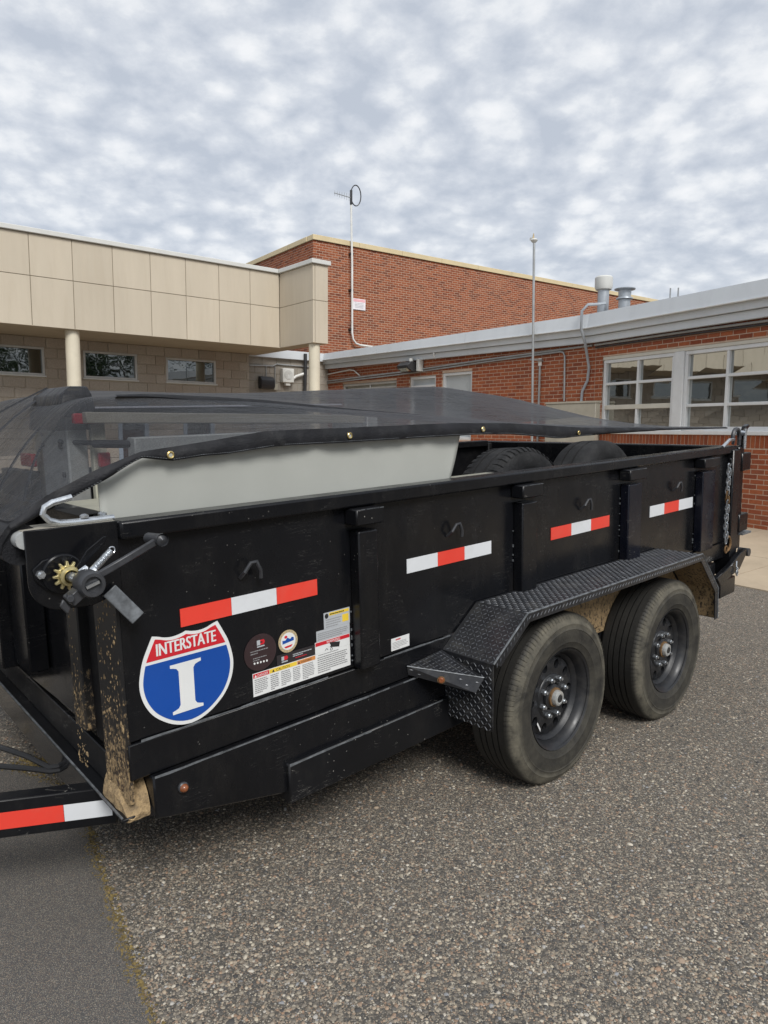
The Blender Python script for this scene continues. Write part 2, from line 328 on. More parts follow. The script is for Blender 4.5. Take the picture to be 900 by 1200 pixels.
# ------------------------------------------------------------------ mesh helper
I4 = Matrix.Identity(4)
class MB:
    def __init__(s): s.v = []; s.f = []; s.m = []; s.mats = []
    def mi(s, mat):
        mat = MT[mat] if isinstance(mat, str) else mat
        if mat not in s.mats: s.mats.append(mat)
        return s.mats.index(mat)
    def raw(s, vs, fs, mat=None):
        o = len(s.v); s.v += [tuple(p) for p in vs]; i = s.mi(mat) if mat else 0
        for f in fs: s.f.append(tuple(a + o for a in f)); s.m.append(i)
        return s
    def box(s, x0, x1, y0, y1, z0, z1, mat=None):
        vs = [(x, y, z) for x in (x0, x1) for y in (y0, y1) for z in (z0, z1)]
        return s.raw(vs, [(0, 1, 3, 2), (4, 6, 7, 5), (0, 4, 5, 1), (2, 3, 7, 6), (0, 2, 6, 4), (1, 5, 7, 3)], mat)
    def obox(s, c, ax, ay, az, mat=None):
        c, ax, ay, az = map(Vector, (c, ax, ay, az))
        vs = [c + ax * i + ay * j + az * k for i in (-1, 1) for j in (-1, 1) for k in (-1, 1)]
        return s.raw(vs, [(0, 1, 3, 2), (4, 6, 7, 5), (0, 4, 5, 1), (2, 3, 7, 6), (0, 2, 6, 4), (1, 5, 7, 3)], mat)
    def prism(s, pts, a, b, plane='xz', mat=None):
        mk = {'xz': lambda p, t: (p[0], t, p[1]), 'xy': lambda p, t: (p[0], p[1], t), 'yz': lambda p, t: (t, p[0], p[1])}[plane]
        n = len(pts); vs = [mk(p, a) for p in pts] + [mk(p, b) for p in pts]
        fs = [tuple(range(n)), tuple(range(2 * n - 1, n - 1, -1))] + [(i, (i + 1) % n, n + (i + 1) % n, n + i) for i in range(n)]
        return s.raw(vs, fs, mat)
    def tube(s, path, r, n=8, mat=None, cap=True, closed=False):
        path = [Vector(p) for p in path]; k = len(path); rs = r if isinstance(r, (list, tuple)) else [r] * k
        vs = []; prev = None
        for i, p in enumerate(path):
            a = path[(i - 1) % k] if (closed or i > 0) else p; c = path[(i + 1) % k] if (closed or i < k - 1) else p
            t = (c - a).normalized()
            if prev is None:
                u = t.cross(Vector((0, 0, 1))) if abs(t.z) < .95 else t.cross(Vector((1, 0, 0)))
            else: u = prev - t * prev.dot(t)
            u.normalize(); prev = u; q = t.cross(u)
            vs += [p + (u * math.cos(2 * math.pi * j / n) + q * math.sin(2 * math.pi * j / n)) * rs[i] for j in range(n)]
        fs = []
        for i in range(k if closed else k - 1):
            i2 = (i + 1) % k
            fs += [(i * n + j, i * n + (j + 1) % n, i2 * n + (j + 1) % n, i2 * n + j) for j in range(n)]
        if cap and not closed: fs += [tuple(range(n - 1, -1, -1)), tuple((k - 1) * n + j for j in range(n))]
        return s.raw(vs, fs, mat)
    def cyl(s, p, q, r, r2=None, n=16, mat=None): return s.tube([p, q], [r, r if r2 is None else r2], n, mat)
    def lathe(s, prof, c, axis='y', n=32, mat=None, close=False):
        vs = []; c = Vector(c); k = len(prof)
        for r, h in prof:
            for j in range(n):
                a = 2 * math.pi * j / n; u, q = r * math.cos(a), r * math.sin(a)
                vs.append(c + Vector({'y': (u, h, q), 'z': (u, q, h), 'x': (h, u, q)}[axis]))
        rr = range(k if close else k - 1)
        fs = [(i * n + j, i * n + (j + 1) % n, ((i + 1) % k) * n + (j + 1) % n, ((i + 1) % k) * n + j) for i in rr for j in range(n)]
        if not close:
            if prof[0][0] > 1e-5: pass
        return s.raw(vs, fs, mat)
    def disc(s, c, r, h, axis='y', n=24, mat=None):
        vs = []
        for j in range(n):
            a = 2 * math.pi * j / n; u, q = r * math.cos(a), r * math.sin(a)
            vs.append(Vector(c) + Vector({'y': (u, h, q), 'z': (u, q, h), 'x': (h, u, q)}[axis]))
        return s.raw(vs, [tuple(range(n))], mat)
    def grid(s, rows, mat=None):
        n = len(rows[0]); vs = [p for r in rows for p in r]
        return s.raw(vs, [(i * n + j, i * n + j + 1, (i + 1) * n + j + 1, (i + 1) * n + j) for i in range(len(rows) - 1) for j in range(n - 1)], mat)
    def mesh(s, name, mat=None, smooth=35, recalc=True):
        me = bpy.data.meshes.new(name); me.from_pydata(s.v, [], s.f)
        if s.mats and mat is None:
            for x in s.mats: me.materials.append(x)
            me.polygons.foreach_set('material_index', s.m)
        else: me.materials.append(MT[mat] if isinstance(mat, str) else mat)
        if recalc:
            b = bmesh.new(); b.from_mesh(me); bmesh.ops.recalc_face_normals(b, faces=b.faces); b.to_mesh(me); b.free()
        if smooth:
            me.polygons.foreach_set('use_smooth', [True] * len(me.polygons)); me.set_sharp_from_angle(angle=math.radians(smooth))
        me.update(); return me
def frame(o, x, y, z=(0, 0, 1)):
    x, y, z, o = map(Vector, (x, y, z, o))
    return Matrix(((x.x, y.x, z.x, o.x), (x.y, y.y, z.y, o.y), (x.z, y.z, z.z, o.z), (0, 0, 0, 1)))
def tag(o, label=None, cat=None, group=None, kind=None):
    for k, v in (('label', label), ('category', cat), ('group', group), ('kind', kind)):
        if v: o[k] = v
    return o
def thing(name, label, cat, fr=I4, base=(0, 0, 0), group=None):
    o = bpy.data.objects.new(name, None); COL.objects.link(o); o.empty_display_size = .2
    o.matrix_world = fr @ Matrix.Translation(base); o['_m'] = 1; del o['_m']
    WM[o.name] = o.matrix_world.copy(); return tag(o, label, cat, group)
WM = {}
def part(name, mb, mat, parent, fr=I4, smooth=35, bevel=0, kind=None, label=None, seg=1, loc=None):
    """mb in frame fr -> one mesh object, child of parent"""
    me = mb if isinstance(mb, bpy.types.Mesh) else mb.mesh(name, mat, smooth)
    o = bpy.data.objects.new(name, me); COL.objects.link(o)
    m = fr if loc is None else fr @ Matrix.Translation(loc)
    WM[o.name] = m.copy()
    if parent: o.parent = parent; o.matrix_local = WM[parent.name].inverted() @ m
    else: o.matrix_world = m
    if bevel:
        bv = o.modifiers.new('bevel', 'BEVEL'); bv.width = bevel; bv.segments = seg; bv.limit_method = 'ANGLE'; bv.angle_limit = math.radians(40)
    if kind: o['kind'] = kind
    if label: o['label'] = label
    return o
def solo(name, mb, mat, label, cat, fr=I4, group=None, **kw):
    o = part(name, mb, mat, None, fr, **kw); return tag(o, label, cat, group)
def struct(name, mb, mat, fr=I4, **kw): return part(name, mb, mat, None, fr, kind='structure', **kw)
def arc(c, r, a0, a1, n, plane='xz', t=0):
    o = []
    for i in range(n + 1):
        a = math.radians(a0 + (a1 - a0) * i / n); p = (c[0] + r * math.cos(a), c[1] + r * math.sin(a))
        o.append(p if plane == '2d' else ((p[0], t, p[1]) if plane == 'xz' else (p[0], p[1], t)))
    return o
_txt = {}
def text_polys(s):
    """outline mesh of a word in the built-in font: (verts2d, faces, width, height)"""
    if s in _txt: return _txt[s]
    cu = bpy.data.curves.new('lettering', 'FONT'); cu.body = s; cu.resolution_u = 4
    o = bpy.data.objects.new('lettering', cu); COL.objects.link(o)
    me = bpy.data.meshes.new_from_object(o.evaluated_get(bpy.context.evaluated_depsgraph_get()))
    vs = [(v.co.x, v.co.y) for v in me.vertices]; fs = [tuple(p.vertices) for p in me.polygons]
    bpy.data.objects.remove(o); bpy.data.curves.remove(cu); bpy.data.meshes.remove(me)
    xs = [v[0] for v in vs]; ys = [v[1] for v in vs]; x0, y0 = min(xs), min(ys)
    r = ([(a - x0, b - y0) for a, b in vs], fs, max(xs) - x0, max(ys) - y0); _txt[s] = r; return r
def put_text(mb, s, x, z, wdt, hgt, y, mat, skew=0, bold=0):
    vs, fs, w0, h0 = text_polys(s)
    offs = [0] if not bold else [-bold, 0, bold]
    for kk, o in enumerate(offs): mb.raw([(x + a * wdt / w0 + o, y - kk * .00012, z + b * hgt / h0 + skew * a * wdt / w0) for a, b in vs], fs, mat)

# ------------------------------------------------------------------ ground
g = MB(); S = 220
g.raw([(-S, -S, 0), (S, -S, 0), (S, S, 0), (-S, S, 0)], [(0, 1, 2, 3)])
struct('asphalt_ground', g, 'asphalt', smooth=0)
edge = [(-.30, 1.19), (-.573, 1.63), (-.78, 1.955), (-1.067, 2.43), (-1.18, 2.66), (-1.30, 2.80), (-1.60, 2.945), (-2.6, 3.35), (-6, 4.7)]
pa = MB(); pa.raw([(x, y, .004) for x, y in edge] + [(-9, 3, .004), (-9, -6, .004), (1.2, -6, .004), (1.2, -1, .004)], [tuple(range(len(edge) + 4))])
struct('asphalt_patch', pa, 'patch', smooth=0)
# concrete apron: separate slabs with open joints, running along the brick wing
bd = Vector((.530, -.848, 0)).normalized(); bn_ = Vector((-bd.y, bd.x, 0))           # along the edge (towards the camera), and towards the wall
p0 = Vector((3.374, 7.029, 0)); k_ = 0
apr = frame(p0, bd, bn_)
for j, (b0, b1) in enumerate(((0, 1.22), (1.22, 2.9))):
    for i in range(-9, 4):
        a0, a1 = i * 1.55 + .45 * j, i * 1.55 + 1.55 + .45 * j
        z = lambda b: .012 + b * .075
        s_ = MB(); s_.raw([(a0 + .006, b0 + .006, z(b0)), (a1 - .006, b0 + .006, z(b0)), (a1 - .006, b1 - .006, z(b1)), (a0 + .006, b1 - .006, z(b1)),
                           (a0 + .006, b0 + .006, -.06), (a1 - .006, b0 + .006, -.06), (a1 - .006, b1 - .006, -.06), (a0 + .006, b1 - .006, -.06)],
                          [(0, 1, 2, 3), (0, 4, 5, 1), (1, 5, 6, 2), (2, 6, 7, 3), (3, 7, 4, 0)])
        part('concrete_slab', s_, 'concrete', None, apr, smooth=0, kind='structure')
# loose and set stones standing proud of the asphalt near the camera
def stones():
    n = 85000
    u = rng.random(n); dep = 1.15 * (7.2 / 1.15) ** u                       # denser near the viewer
    lat = (rng.random(n) * 1.25 - .62) * dep
    x, y = lat, dep
    ex = np.array([e[0] for e in edge]); ey = np.array([e[1] for e in edge])
    lim = np.interp(y, ey, ex); keep = (x > lim + .01) | ((y > 2.9) & (x > -3))
    sparse = rng.random(n) < .02
    keep |= sparse
    x, y, dep = x[keep], y[keep], dep[keep]; n = len(x)
    r = (.0021 + .0056 * rng.random(n) ** 3.0) * (1 + .7 * (rng.random(n) < .02))
    K = 6; ang = 2 * np.pi * np.arange(K) / K
    rot = rng.random(n) * 6.28; el = .6 + .5 * rng.random(n); o = rng.random(n) * 3.14
    jit = .72 + .5 * rng.random((n, K))
    px = r[:, None] * np.cos(ang + rot[:, None]) * jit; py = r[:, None] * np.sin(ang + rot[:, None]) * jit * el[:, None]
    X1 = px * np.cos(o)[:, None] - py * np.sin(o)[:, None]; Y1 = px * np.sin(o)[:, None] + py * np.cos(o)[:, None]
    h = r * (.18 + .25 * rng.random(n))
    V = np.zeros((n, 2 * K, 3)); V[:, :K, 0] = x[:, None] + X1; V[:, :K, 1] = y[:, None] + Y1; V[:, :K, 2] = .0005
    V[:, K:, 0] = x[:, None] + X1 * .62; V[:, K:, 1] = y[:, None] + Y1 * .62; V[:, K:, 2] = h[:, None] * (1 + .3 * (rng.random((n, K)) - .5)) + .0005
    base = (np.arange(n) * 2 * K)[:, None]
    quads = np.stack([np.stack([base[:, 0] + i, base[:, 0] + (i + 1) % K, base[:, 0] + K + (i + 1) % K, base[:, 0] + K + i], 1) for i in range(K)], 1).reshape(-1)
    top = (base + np.arange(K, 2 * K)).reshape(-1)
    loops = np.concatenate([quads, top]).astype(np.int32); nq = n * K
    starts = np.concatenate([np.arange(nq) * 4, nq * 4 + np.arange(n) * K]).astype(np.int32)
    me = bpy.data.meshes.new('aggregate'); me.vertices.add(n * 2 * K); me.vertices.foreach_set('co', V.reshape(-1).astype(np.float32))
    me.loops.add(len(loops)); me.loops.foreach_set('vertex_index', loops); me.polygons.add(nq + n); me.polygons.foreach_set('loop_start', starts)
    me.update(calc_edges=True); me.validate(); me.materials.append(MT['chips'])
    o_ = bpy.data.objects.new('gravel_aggregate', me); COL.objects.link(o_); tag(o_, 'pale and brown stone chips set in the worn asphalt', 'gravel', kind='stuff')
stones()
def moss():
    m = MB(); pts = [Vector((x, y, 0)) for x, y in edge]
    seg = [(pts[i], pts[i + 1]) for i in range(len(pts) - 1)]
    for a, b in seg[:7]:
        L = (b - a).length; nrm = Vector((-(b - a).y, (b - a).x, 0)).normalized()
        for _ in range(int(L * (900 if a.y < 2.5 else 420))):
            t = random.random(); wob = .35 + .65 * abs(math.sin(t * L * 9 + a.x * 7))
            p = a.lerp(b, t) + nrm * random.gauss(0, .011 * wob + .003) + Vector((0, 0, .003))
            if random.random() > wob: continue
            r = random.uniform(.0022, .007); h = random.uniform(.001, .0055); a0 = random.random() * 6
            ring = [p + Vector((math.cos(a0 + q * 2.09) * r, math.sin(a0 + q * 2.09) * r, 0)) for q in range(3)]
            m.raw(ring + [p + Vector((random.uniform(-r, r), random.uniform(-r, r), h))], [(0, 1, 3), (1, 2, 3), (2, 0, 3)])
    for _ in range(900):                                        # tuft by the tongue
        p = Vector((random.gauss(-1.42, .10), random.gauss(3.02, .045), .002)); r = random.uniform(.003, .009); a0 = random.random() * 6
        ring = [p + Vector((math.cos(a0 + q * 2.09) * r, math.sin(a0 + q * 2.09) * r, 0)) for q in range(3)]
        m.raw(ring + [p + Vector((random.uniform(-r, r), random.uniform(-r, r), random.uniform(.003, .014)))], [(0, 1, 3), (1, 2, 3), (2, 0, 3)])
    o = part('moss_strip', m, 'moss', None, smooth=0, kind='stuff'); tag(o, 'dry brown moss in the seam between two asphalt pours', 'moss')
moss()

# ------------------------------------------------------------------ masonry helpers
def wall_holes(mb, x0, x1, z0, z1, y0, y1, holes):
    xs = sorted({x0, x1, *[min(max(h[0], x0), x1) for h in holes], *[min(max(h[1], x0), x1) for h in holes]})
    zs = sorted({z0, z1, *[min(max(h[2], z0), z1) for h in holes], *[min(max(h[3], z0), z1) for h in holes]})
    for i in range(len(xs) - 1):
        run = None
        for j in range(len(zs) - 1):
            cx, cz = (xs[i] + xs[i + 1]) / 2, (zs[j] + zs[j + 1]) / 2
            inside = any(h[0] < cx < h[1] and h[2] < cz < h[3] for h in holes)
            if not inside: run = [zs[j] if run is None else run[0], zs[j + 1]]
            if (inside or j == len(zs) - 2) and run: mb.box(xs[i], xs[i + 1], y0, y1, run[0], run[1]); run = None
def brick_cells(x0, x1, z0, z1, bw, bh, joint, holes, phase=0):
    out = []; nr = int(round((z1 - z0) / bh))
    for r in range(nr):
        za, zb = z0 + r * bh + joint / 2, z0 + (r + 1) * bh - joint / 2
        x = x0 - (bw / 2 if (r + phase) % 2 else 0)
        while x < x1:
            a, b = max(x, x0) + joint / 2, min(x + bw, x1) - joint / 2; x += bw
            parts_ = [(a, b)]
            for h in holes:
                if h[2] < zb - .01 and h[3] > za + .01:
                    nx = []
                    for (p, q) in parts_:
                        if h[1] <= p or h[0] >= q: nx.append((p, q)); continue
                        if h[0] - p > .015: nx.append((p, h[0]))
                        if q - h[1] > .015: nx.append((h[1], q))
                    parts_ = nx
            out += [(p, q, za, zb) for p, q in parts_ if q - p > .02]
    return out
_bm = {}
def brick_mesh(name, wd, ht, dp, ch):
    key = (name, round(wd, 2), round(ht, 3))
    if key not in _bm:
        m = MB(); a, b = wd / 2, ht / 2
        m.raw([(-a, dp, -b), (a, dp, -b), (a, dp, b), (-a, dp, b), (-a, ch, -b), (a, ch, -b), (a, ch, b), (-a, ch, b),
               (-a + ch, 0, -b + ch), (a - ch, 0, -b + ch), (a - ch, 0, b - ch), (-a + ch, 0, b - ch)],
              [(0, 1, 5, 4), (1, 2, 6, 5), (2, 3, 7, 6), (3, 0, 4, 7), (4, 5, 9, 8), (5, 6, 10, 9), (6, 7, 11, 10), (7, 4, 8, 11), (8, 9, 10, 11)])
        _bm[key] = m
    return _bm[key]
def lay(cells_by_frame, parent, name, mat, limit, visible, dp=.03, ch=.0022, jit=.0012):
    """the largest visible bricks become single objects, the rest one joined part of kind stuff"""
    cand = []; rest = []
    for fr, cells in cells_by_frame:
        for c in cells:
            ctr = fr @ Vector(((c[0] + c[1]) / 2, 0, (c[2] + c[3]) / 2)); q = project(ctr)
            if visible(q, c): cand.append((q[2], fr, c))
            else: rest.append((fr, c))
    cand.sort(key=lambda t: t[0]); rest += [(f, c) for _, f, c in cand[limit:]]; cand = cand[:limit]; shared = {}
    for _, fr, c in cand:
        wd, ht = c[1] - c[0], c[3] - c[2]; m = brick_mesh(name + str(dp), wd, ht, dp, ch); key = id(m)
        if key not in shared: shared[key] = m.mesh(name, mat, 0)
        part(name, shared[key], mat, parent, fr, loc=((c[0] + c[1]) / 2, -random.random() * jit, (c[2] + c[3]) / 2))
    if rest:
        big = MB(); pinv = WM[parent.name].inverted()
        for fr, c in rest:
            m = brick_mesh(name + str(dp), c[1] - c[0], c[3] - c[2], dp, ch); T = fr @ Matrix.Translation(((c[0] + c[1]) / 2, -random.random() * jit, (c[2] + c[3]) / 2))
            big.raw([tuple(T @ Vector(v)) for v in m.v], m.f)
        part(name + 'work', big, mat, parent, I4, smooth=0, kind='stuff')
def in_frame(q): return -10 < q[0] < 910 and -10 < q[1] < 1210 and q[2] > 0
def tarp_line(x): return float(np.interp(x, [0, 60, 300, 510, 600, 700, 780, 866, 867, 900], [470, 455, 458, 455, 467, 485, 497, 505, 640, 640]))
seen = lambda q, c: in_frame(q) and q[1] < tarp_line(q[0]) + 4

# ------------------------------------------------------------------ brick wing (near section and rear section)
AJ = Vector((3.60, 12.33, 0))
F1 = frame(AJ, (.45220604, -.89191351, 0), (.89191351, .45220604, 0))             # x to the right along the wall, y into the wall
F2 = frame(AJ, (.60580348, -.79561432, 0), (.79561432, .60580348, 0))
wing = thing('brick_wing', 'low red brick wing with pale grey metal fascia and white grid windows', 'building', I4, AJ)
BH, BW = .0677, .203
Z0 = .2 - 3 * BH
win1 = (.17, 1.70, 1.53, 2.755); win2 = (1.70, 5.2, 1.53, 2.755)
H1 = [(.17, 5.2, 1.46, 2.755)]
H2 = [(-3.92, -3.0, 1.3, 2.725), (-5.02, -4.12, 1.3, 2.70), (-7.75, -5.5, 1.3, 2.66)]
mb = MB(); wall_holes(mb, 0, 7, -.05, 3.02, .0045, .25, H1); part('wall', mb, 'mortar', wing, F1, smooth=0)
mb = MB(); wall_holes(mb, -8.85, 0, -.05, 3.12, .0045, .25, H2); part('wall', mb, 'mortar', wing, F2, smooth=0)
c1 = brick_cells(0, 7, Z0, Z0 + BH * 45, BW, BH, .0125, H1 + [(.17, 5.2, 1.29, 1.47)])
c2 = brick_cells(-8.8, 0, Z0, Z0 + BH * 47, BW, BH, .0125, H2, 1)
# soldier course under the window, bricks on end
sol = [(.17 + i * .0677 + .005, .17 + (i + 1) * .0677 - .005, 1.295, 1.468) for i in range(int(5.0 / .0677))]
lay([(F1, c1 + sol), (F2, c2)], wing, 'brick', 'brick', 298, seen)
def fascia(fr, x0, x1, zl, zr, first):
    """zl, zr: heights (top, drip, mid, bottom) at the two ends; sheet pieces butt at open joints"""
    n = max(1, int(round((x1 - x0) / 3.05)))
    for i in range(n):
        t0, t1 = i / n, (i + 1) / n; a, b = x0 + (x1 - x0) * t0 + .002, x0 + (x1 - x0) * t1 - .002
        za = [p + (q - p) * t0 for p, q in zip(zl, zr)]; zb = [p + (q - p) * t1 for p, q in zip(zl, zr)]
        def slab(yf, yb, k0, k1, mat, nm, lean=0, dz=0):
            m = MB(); m.raw([(a, yf, za[k0] + dz), (b, yf, zb[k0] + dz), (b, yf + lean, zb[k1]), (a, yf + lean, za[k1]), (a, yb, za[k0] + dz), (b, yb, zb[k0] + dz), (b, yb, zb[k1]), (a, yb, za[k1])],
                              [(0, 1, 2, 3), (4, 5, 6, 7), (0, 1, 5, 4), (2, 3, 7, 6), (0, 3, 7, 4), (1, 2, 6, 5)]); part(nm, m, mat, wing, fr, smooth=0)
        slab(-.235, -.01, 1, 0, 'fascia', 'fascia_panel', .035)
        m = MB(); m.raw([(a, -.247, za[1] - .016), (b, -.247, zb[1] - .016), (b, -.247, zb[1] - .002), (a, -.247, za[1] - .002), (a, -.03, za[1] - .016), (b, -.03, zb[1] - .016), (b, -.03, zb[1] - .002), (a, -.03, za[1] - .002)],
                         [(0, 1, 2, 3), (4, 5, 6, 7), (0, 1, 5, 4), (2, 3, 7, 6), (0, 3, 7, 4), (1, 2, 6, 5)]); part('drip_edge', m, 'fascialip', wing, fr, smooth=0)
        za2, zb2 = za[1] - .018, zb[1] - .018
        m = MB(); m.raw([(a, -.165, za[2]), (b, -.165, zb[2]), (b, -.165, zb2), (a, -.165, za2), (a, -.012, za[2]), (b, -.012, zb[2]), (b, -.012, zb2), (a, -.012, za2)],
                         [(0, 1, 2, 3), (4, 5, 6, 7), (0, 1, 5, 4), (2, 3, 7, 6), (0, 3, 7, 4), (1, 2, 6, 5)]); part('fascia_panel', m, 'fascia', wing, fr, smooth=0)
        m = MB(); m.raw([(a, -.105, za[3]), (b, -.105, zb[3]), (b, -.105, zb[2] - .008), (a, -.105, za[2] - .008), (a, -.014, za[3]), (b, -.014, zb[3]), (b, -.014, zb[2] - .008), (a, -.014, za[2] - .008)],
                         [(0, 1, 2, 3), (4, 5, 6, 7), (0, 1, 5, 4), (2, 3, 7, 6), (0, 3, 7, 4), (1, 2, 6, 5)]); part('fascia_panel', m, 'fascia', wing, fr, smooth=0)
fascia(F1, .0, 7.0, (3.47, 3.248, 3.125, 3.005), (3.47, 3.25, 3.13, 3.01), True)
fascia(F2, -9.0, .0, (3.47, 3.32, 3.205, 3.09), (3.47, 3.248, 3.125, 3.005), False)
mb = MB(); mb.box(0, 7, -.19, 9, 3.36, 3.40); part('roof', mb, 'roof', wing, F1, smooth=0)
mb = MB(); mb.box(-9, 0, -.19, .75, 3.362, 3.402); part('roof', mb, 'roof', wing, F2, smooth=0)
mb = MB(); mb.box(.3, 6.9, .6, .65, 0, 3.3); mb.box(-8.6, -.4, .6, .65, 0, 3.3); 
def grid_window(fr, x0, x1, z0, z1, cols, rows, bar=.042, fw=.055, heavy=None, sill=True, glass='glass', fmat='winwhite', parent=wing, panes=None, dy=.055):
    f = MB(); f.box(x0, x1, dy - .03, dy + .06, z0, z0 + fw); f.box(x0, x1, dy - .03, dy + .06, z1 - fw, z1)
    f.box(x0, x0 + fw, dy - .028, dy + .06, z0 + fw, z1 - fw); f.box(x1 - fw, x1, dy - .028, dy + .06, z0 + fw, z1 - fw)
    wnd = part('window', f, fmat, parent, fr, smooth=0, bevel=.004)
    xs = [x0 + fw] + cols + [x1 - fw]; zs = [z0 + fw] + rows + [z1 - fw]
    for c in cols:
        m = MB(); m.box(c - bar / 2, c + bar / 2, dy - .02, dy + .05, z0 + fw, z1 - fw); part('glazing_bar', m, fmat, wnd, fr, smooth=0, bevel=.003)
    for r in rows:
        hb = bar * (1.7 if heavy and abs(r - heavy) < .01 else 1)
        m = MB(); m.box(x0 + fw, x1 - fw, dy - (.026 if hb > bar else .016), dy + .05, r - hb / 2, r + hb / 2); part('glazing_bar', m, 'wincream' if hb > bar else fmat, wnd, fr, smooth=0, bevel=.003)
    for i in range(len(xs) - 1):
        for j in range(len(zs) - 1):
            m = MB(); t = random.uniform(-.0016, .0016); t2 = random.uniform(-.0012, .0012)
            m.raw([(xs[i], dy + .03 + t, zs[j] + t2), (xs[i + 1], dy + .03 - t, zs[j]), (xs[i + 1], dy + .03 - t2, zs[j + 1]), (xs[i], dy + .03 + t2, zs[j + 1]),
                   (xs[i], dy + .04, zs[j]), (xs[i + 1], dy + .04, zs[j]), (xs[i + 1], dy + .04, zs[j + 1]), (xs[i], dy + .04, zs[j + 1])],
                  [(0, 1, 2, 3), (7, 6, 5, 4), (0, 4, 5, 1), (1, 5, 6, 2), (2, 6, 7, 3), (3, 7, 4, 0)])
            part('pane', m, (panes or {}).get((i, j), glass), wnd, fr, smooth=0)
    return wnd
wa = grid_window(F1, .175, 1.66, 1.53, 2.70, [.925], [1.91, 2.302], heavy=1.91)
wb = grid_window(F1, 1.84, 5.19, 1.53, 2.70, [2.56, 3.30, 4.04, 4.62], [1.90, 2.305])
m = MB(); m.box(1.662, 1.838, .0, .12, 1.50, 2.70); part('window_mullion', m, 'winwhite', wing, F1, smooth=0, bevel=.006)
m = MB(); m.box(.172, 5.198, .012, .11, 2.702, 2.752); part('window_head', m, 'wincream', wing, F1, smooth=0)
m = MB(); m.box(.14, 5.198, -.045, .10, 1.47, 1.527); part('window_sill', m, 'winwhite', wing, F1, smooth=0, bevel=.006)
grid_window(F2, -3.915, -3.005, 1.31, 2.72, [], [], glass='blind', parent=wing)
grid_window(F2, -5.015, -4.125, 1.31, 2.695, [], [2.48], parent=wing, panes={(0, 1): 'blind'}, fmat='winwhite')
grid_window(F2, -7.745, -5.505, 1.31, 2.655, [-6.60], [2.52], parent=wing, fmat='alu', panes={(0, 1): 'boxbeige', (1, 1): 'boxbeige'})
# conduits fixed to the wing
def conduit(fr, path, r, mat='conduit', nm='conduit'):
    m = MB(); m.tube(path, r, 8); part(nm, m, mat, wing, fr)
conduit(F2, [(-8.8, -.03, 2.768), (-5.3, -.03, 2.825), (-2.6, -.03, 2.91), (-.05, -.03, 2.968)], .020)
conduit(F2, [(-8.8, -.028, 2.715), (-5.3, -.028, 2.775), (-2.6, -.028, 2.865), (-.75, -.03, 2.915), (-.67, -.03, 2.90), (-.63, -.03, 2.83), (-.61, -.03, 2.04)], .016)
conduit(F1, [(.0, -.03, 2.968), (2, -.03, 2.972), (7, -.03, 2.93)], .020)
conduit(F1, [(.02, -.028, 2.925), (2, -.028, 2.93), (7, -.028, 2.895)], .014, 'darkbox')
conduit(F2, [(-1.19, -.035, 1.3), (-1.19, -.035, 2.70)], .020)
m = MB(); m.cyl((-1.19, -.035, 2.70), (-1.19, -.035, 2.83), .034, n=10); part('conduit_cap', m, 'conduitw', wing, F2)
conduit(F2, [(-.24, -.035, 1.95), (-.22, -.035, 2.20), (-.12, -.035, 2.38), (-.10, -.035, 2.6), (-.10, -.17, 3.0), (-.10, -.29, 3.22), (-.10, -.29, 3.52), (-.02, -.24, 3.62), (.16, .0, 3.64)], .024, 'duct')
conduit(F2, [(-8.80, -.03, 2.93), (-7.4, -.03, 3.005), (-7.2, -.03, 2.98), (-6.95, -.03, 2.84)], .016, 'conduitw')
conduit(F2, [(-4.07, -.11, 3.24), (-4.05, -.13, 3.12), (-4.08, -.05, 3.04)], .022, 'fascialip')
ob = thing('electrical_cabinet', 'beige electrical cabinet on the brick wall between conduit ends and window', 'utility box', F2, (-.45, -.1, 1.4))
m = MB(); m.box(-.92, .16, -.16, -.002, 1.3, 1.985); part('case', m, 'boxbeige', ob, F2, bevel=.008)
m = MB(); m.box(-.93, .17, -.17, -.001, 1.987, 2.02); part('lid', m, 'boxbeige', ob, F2, bevel=.004)
fl = thing('flood_light', 'dark wedge shaped flood light below the fascia, above the small windows', 'light', F2, (-4.75, -.1, 2.9))
m = MB(); m.prism([(-.06, 3.0), (-.24, 3.02), (-.36, 2.93), (-.34, 2.86), (-.22, 2.80), (-.06, 2.80)], -5.05, -4.66, 'yz'); part('housing', m, 'darkbox', fl, F2, bevel=.01)
m = MB(); m.raw([(-5.0, -.352, 2.865), (-4.70, -.352, 2.865), (-4.70, -.24, 2.803), (-5.0, -.24, 2.803)], [(0, 1, 2, 3)]); part('lens', m, 'glass', fl, F2)
m = MB(); m.box(-4.60, -4.52, -.16, -.02, 2.80, 3.06); part('bracket', m, 'cap', fl, F2, bevel=.004)
m = MB(); m.cyl((-4.78, -.16, 3.0), (-4.78, -.16, 3.09), .05, n=12); part('sensor', m, 'whitebox', fl, F2)

# roof vents
def vent(name, label, px, py, r, z1, capr, caph, mat, flare):
    t = thing(name, label, 'vent', I4, (px, py, 3.4))
    m = MB(); m.cyl((px, py, 3.3), (px, py, z1), r, n=20); part('pipe', m, mat, t)
    m = MB()
    if flare:
        m.lathe([(0, .17), (capr, .165), (capr * .98, .15), (r * 1.1, .13), (r * 1.05, .02), (capr * .78, .0), (capr * .8, -.02), (r, -.03)], (px, py, z1), 'z', 20)
    else:
        m.lathe([(0, caph), (capr * .85, caph * .98), (capr, caph * .86), (capr, .02), (capr * .9, -.03), (r, -.05)], (px, py, z1), 'z', 20)
    part('cap', m, 'cap' if not flare else mat, t)
    m = MB(); m.lathe([(r + .002, 0), (r * 1.25, -.01), (r * 1.3, -.06), (r * 1.55, -.10)], (px, py, 3.53), 'z', 20); part('flashing', m, 'darkbox', t)
    return t
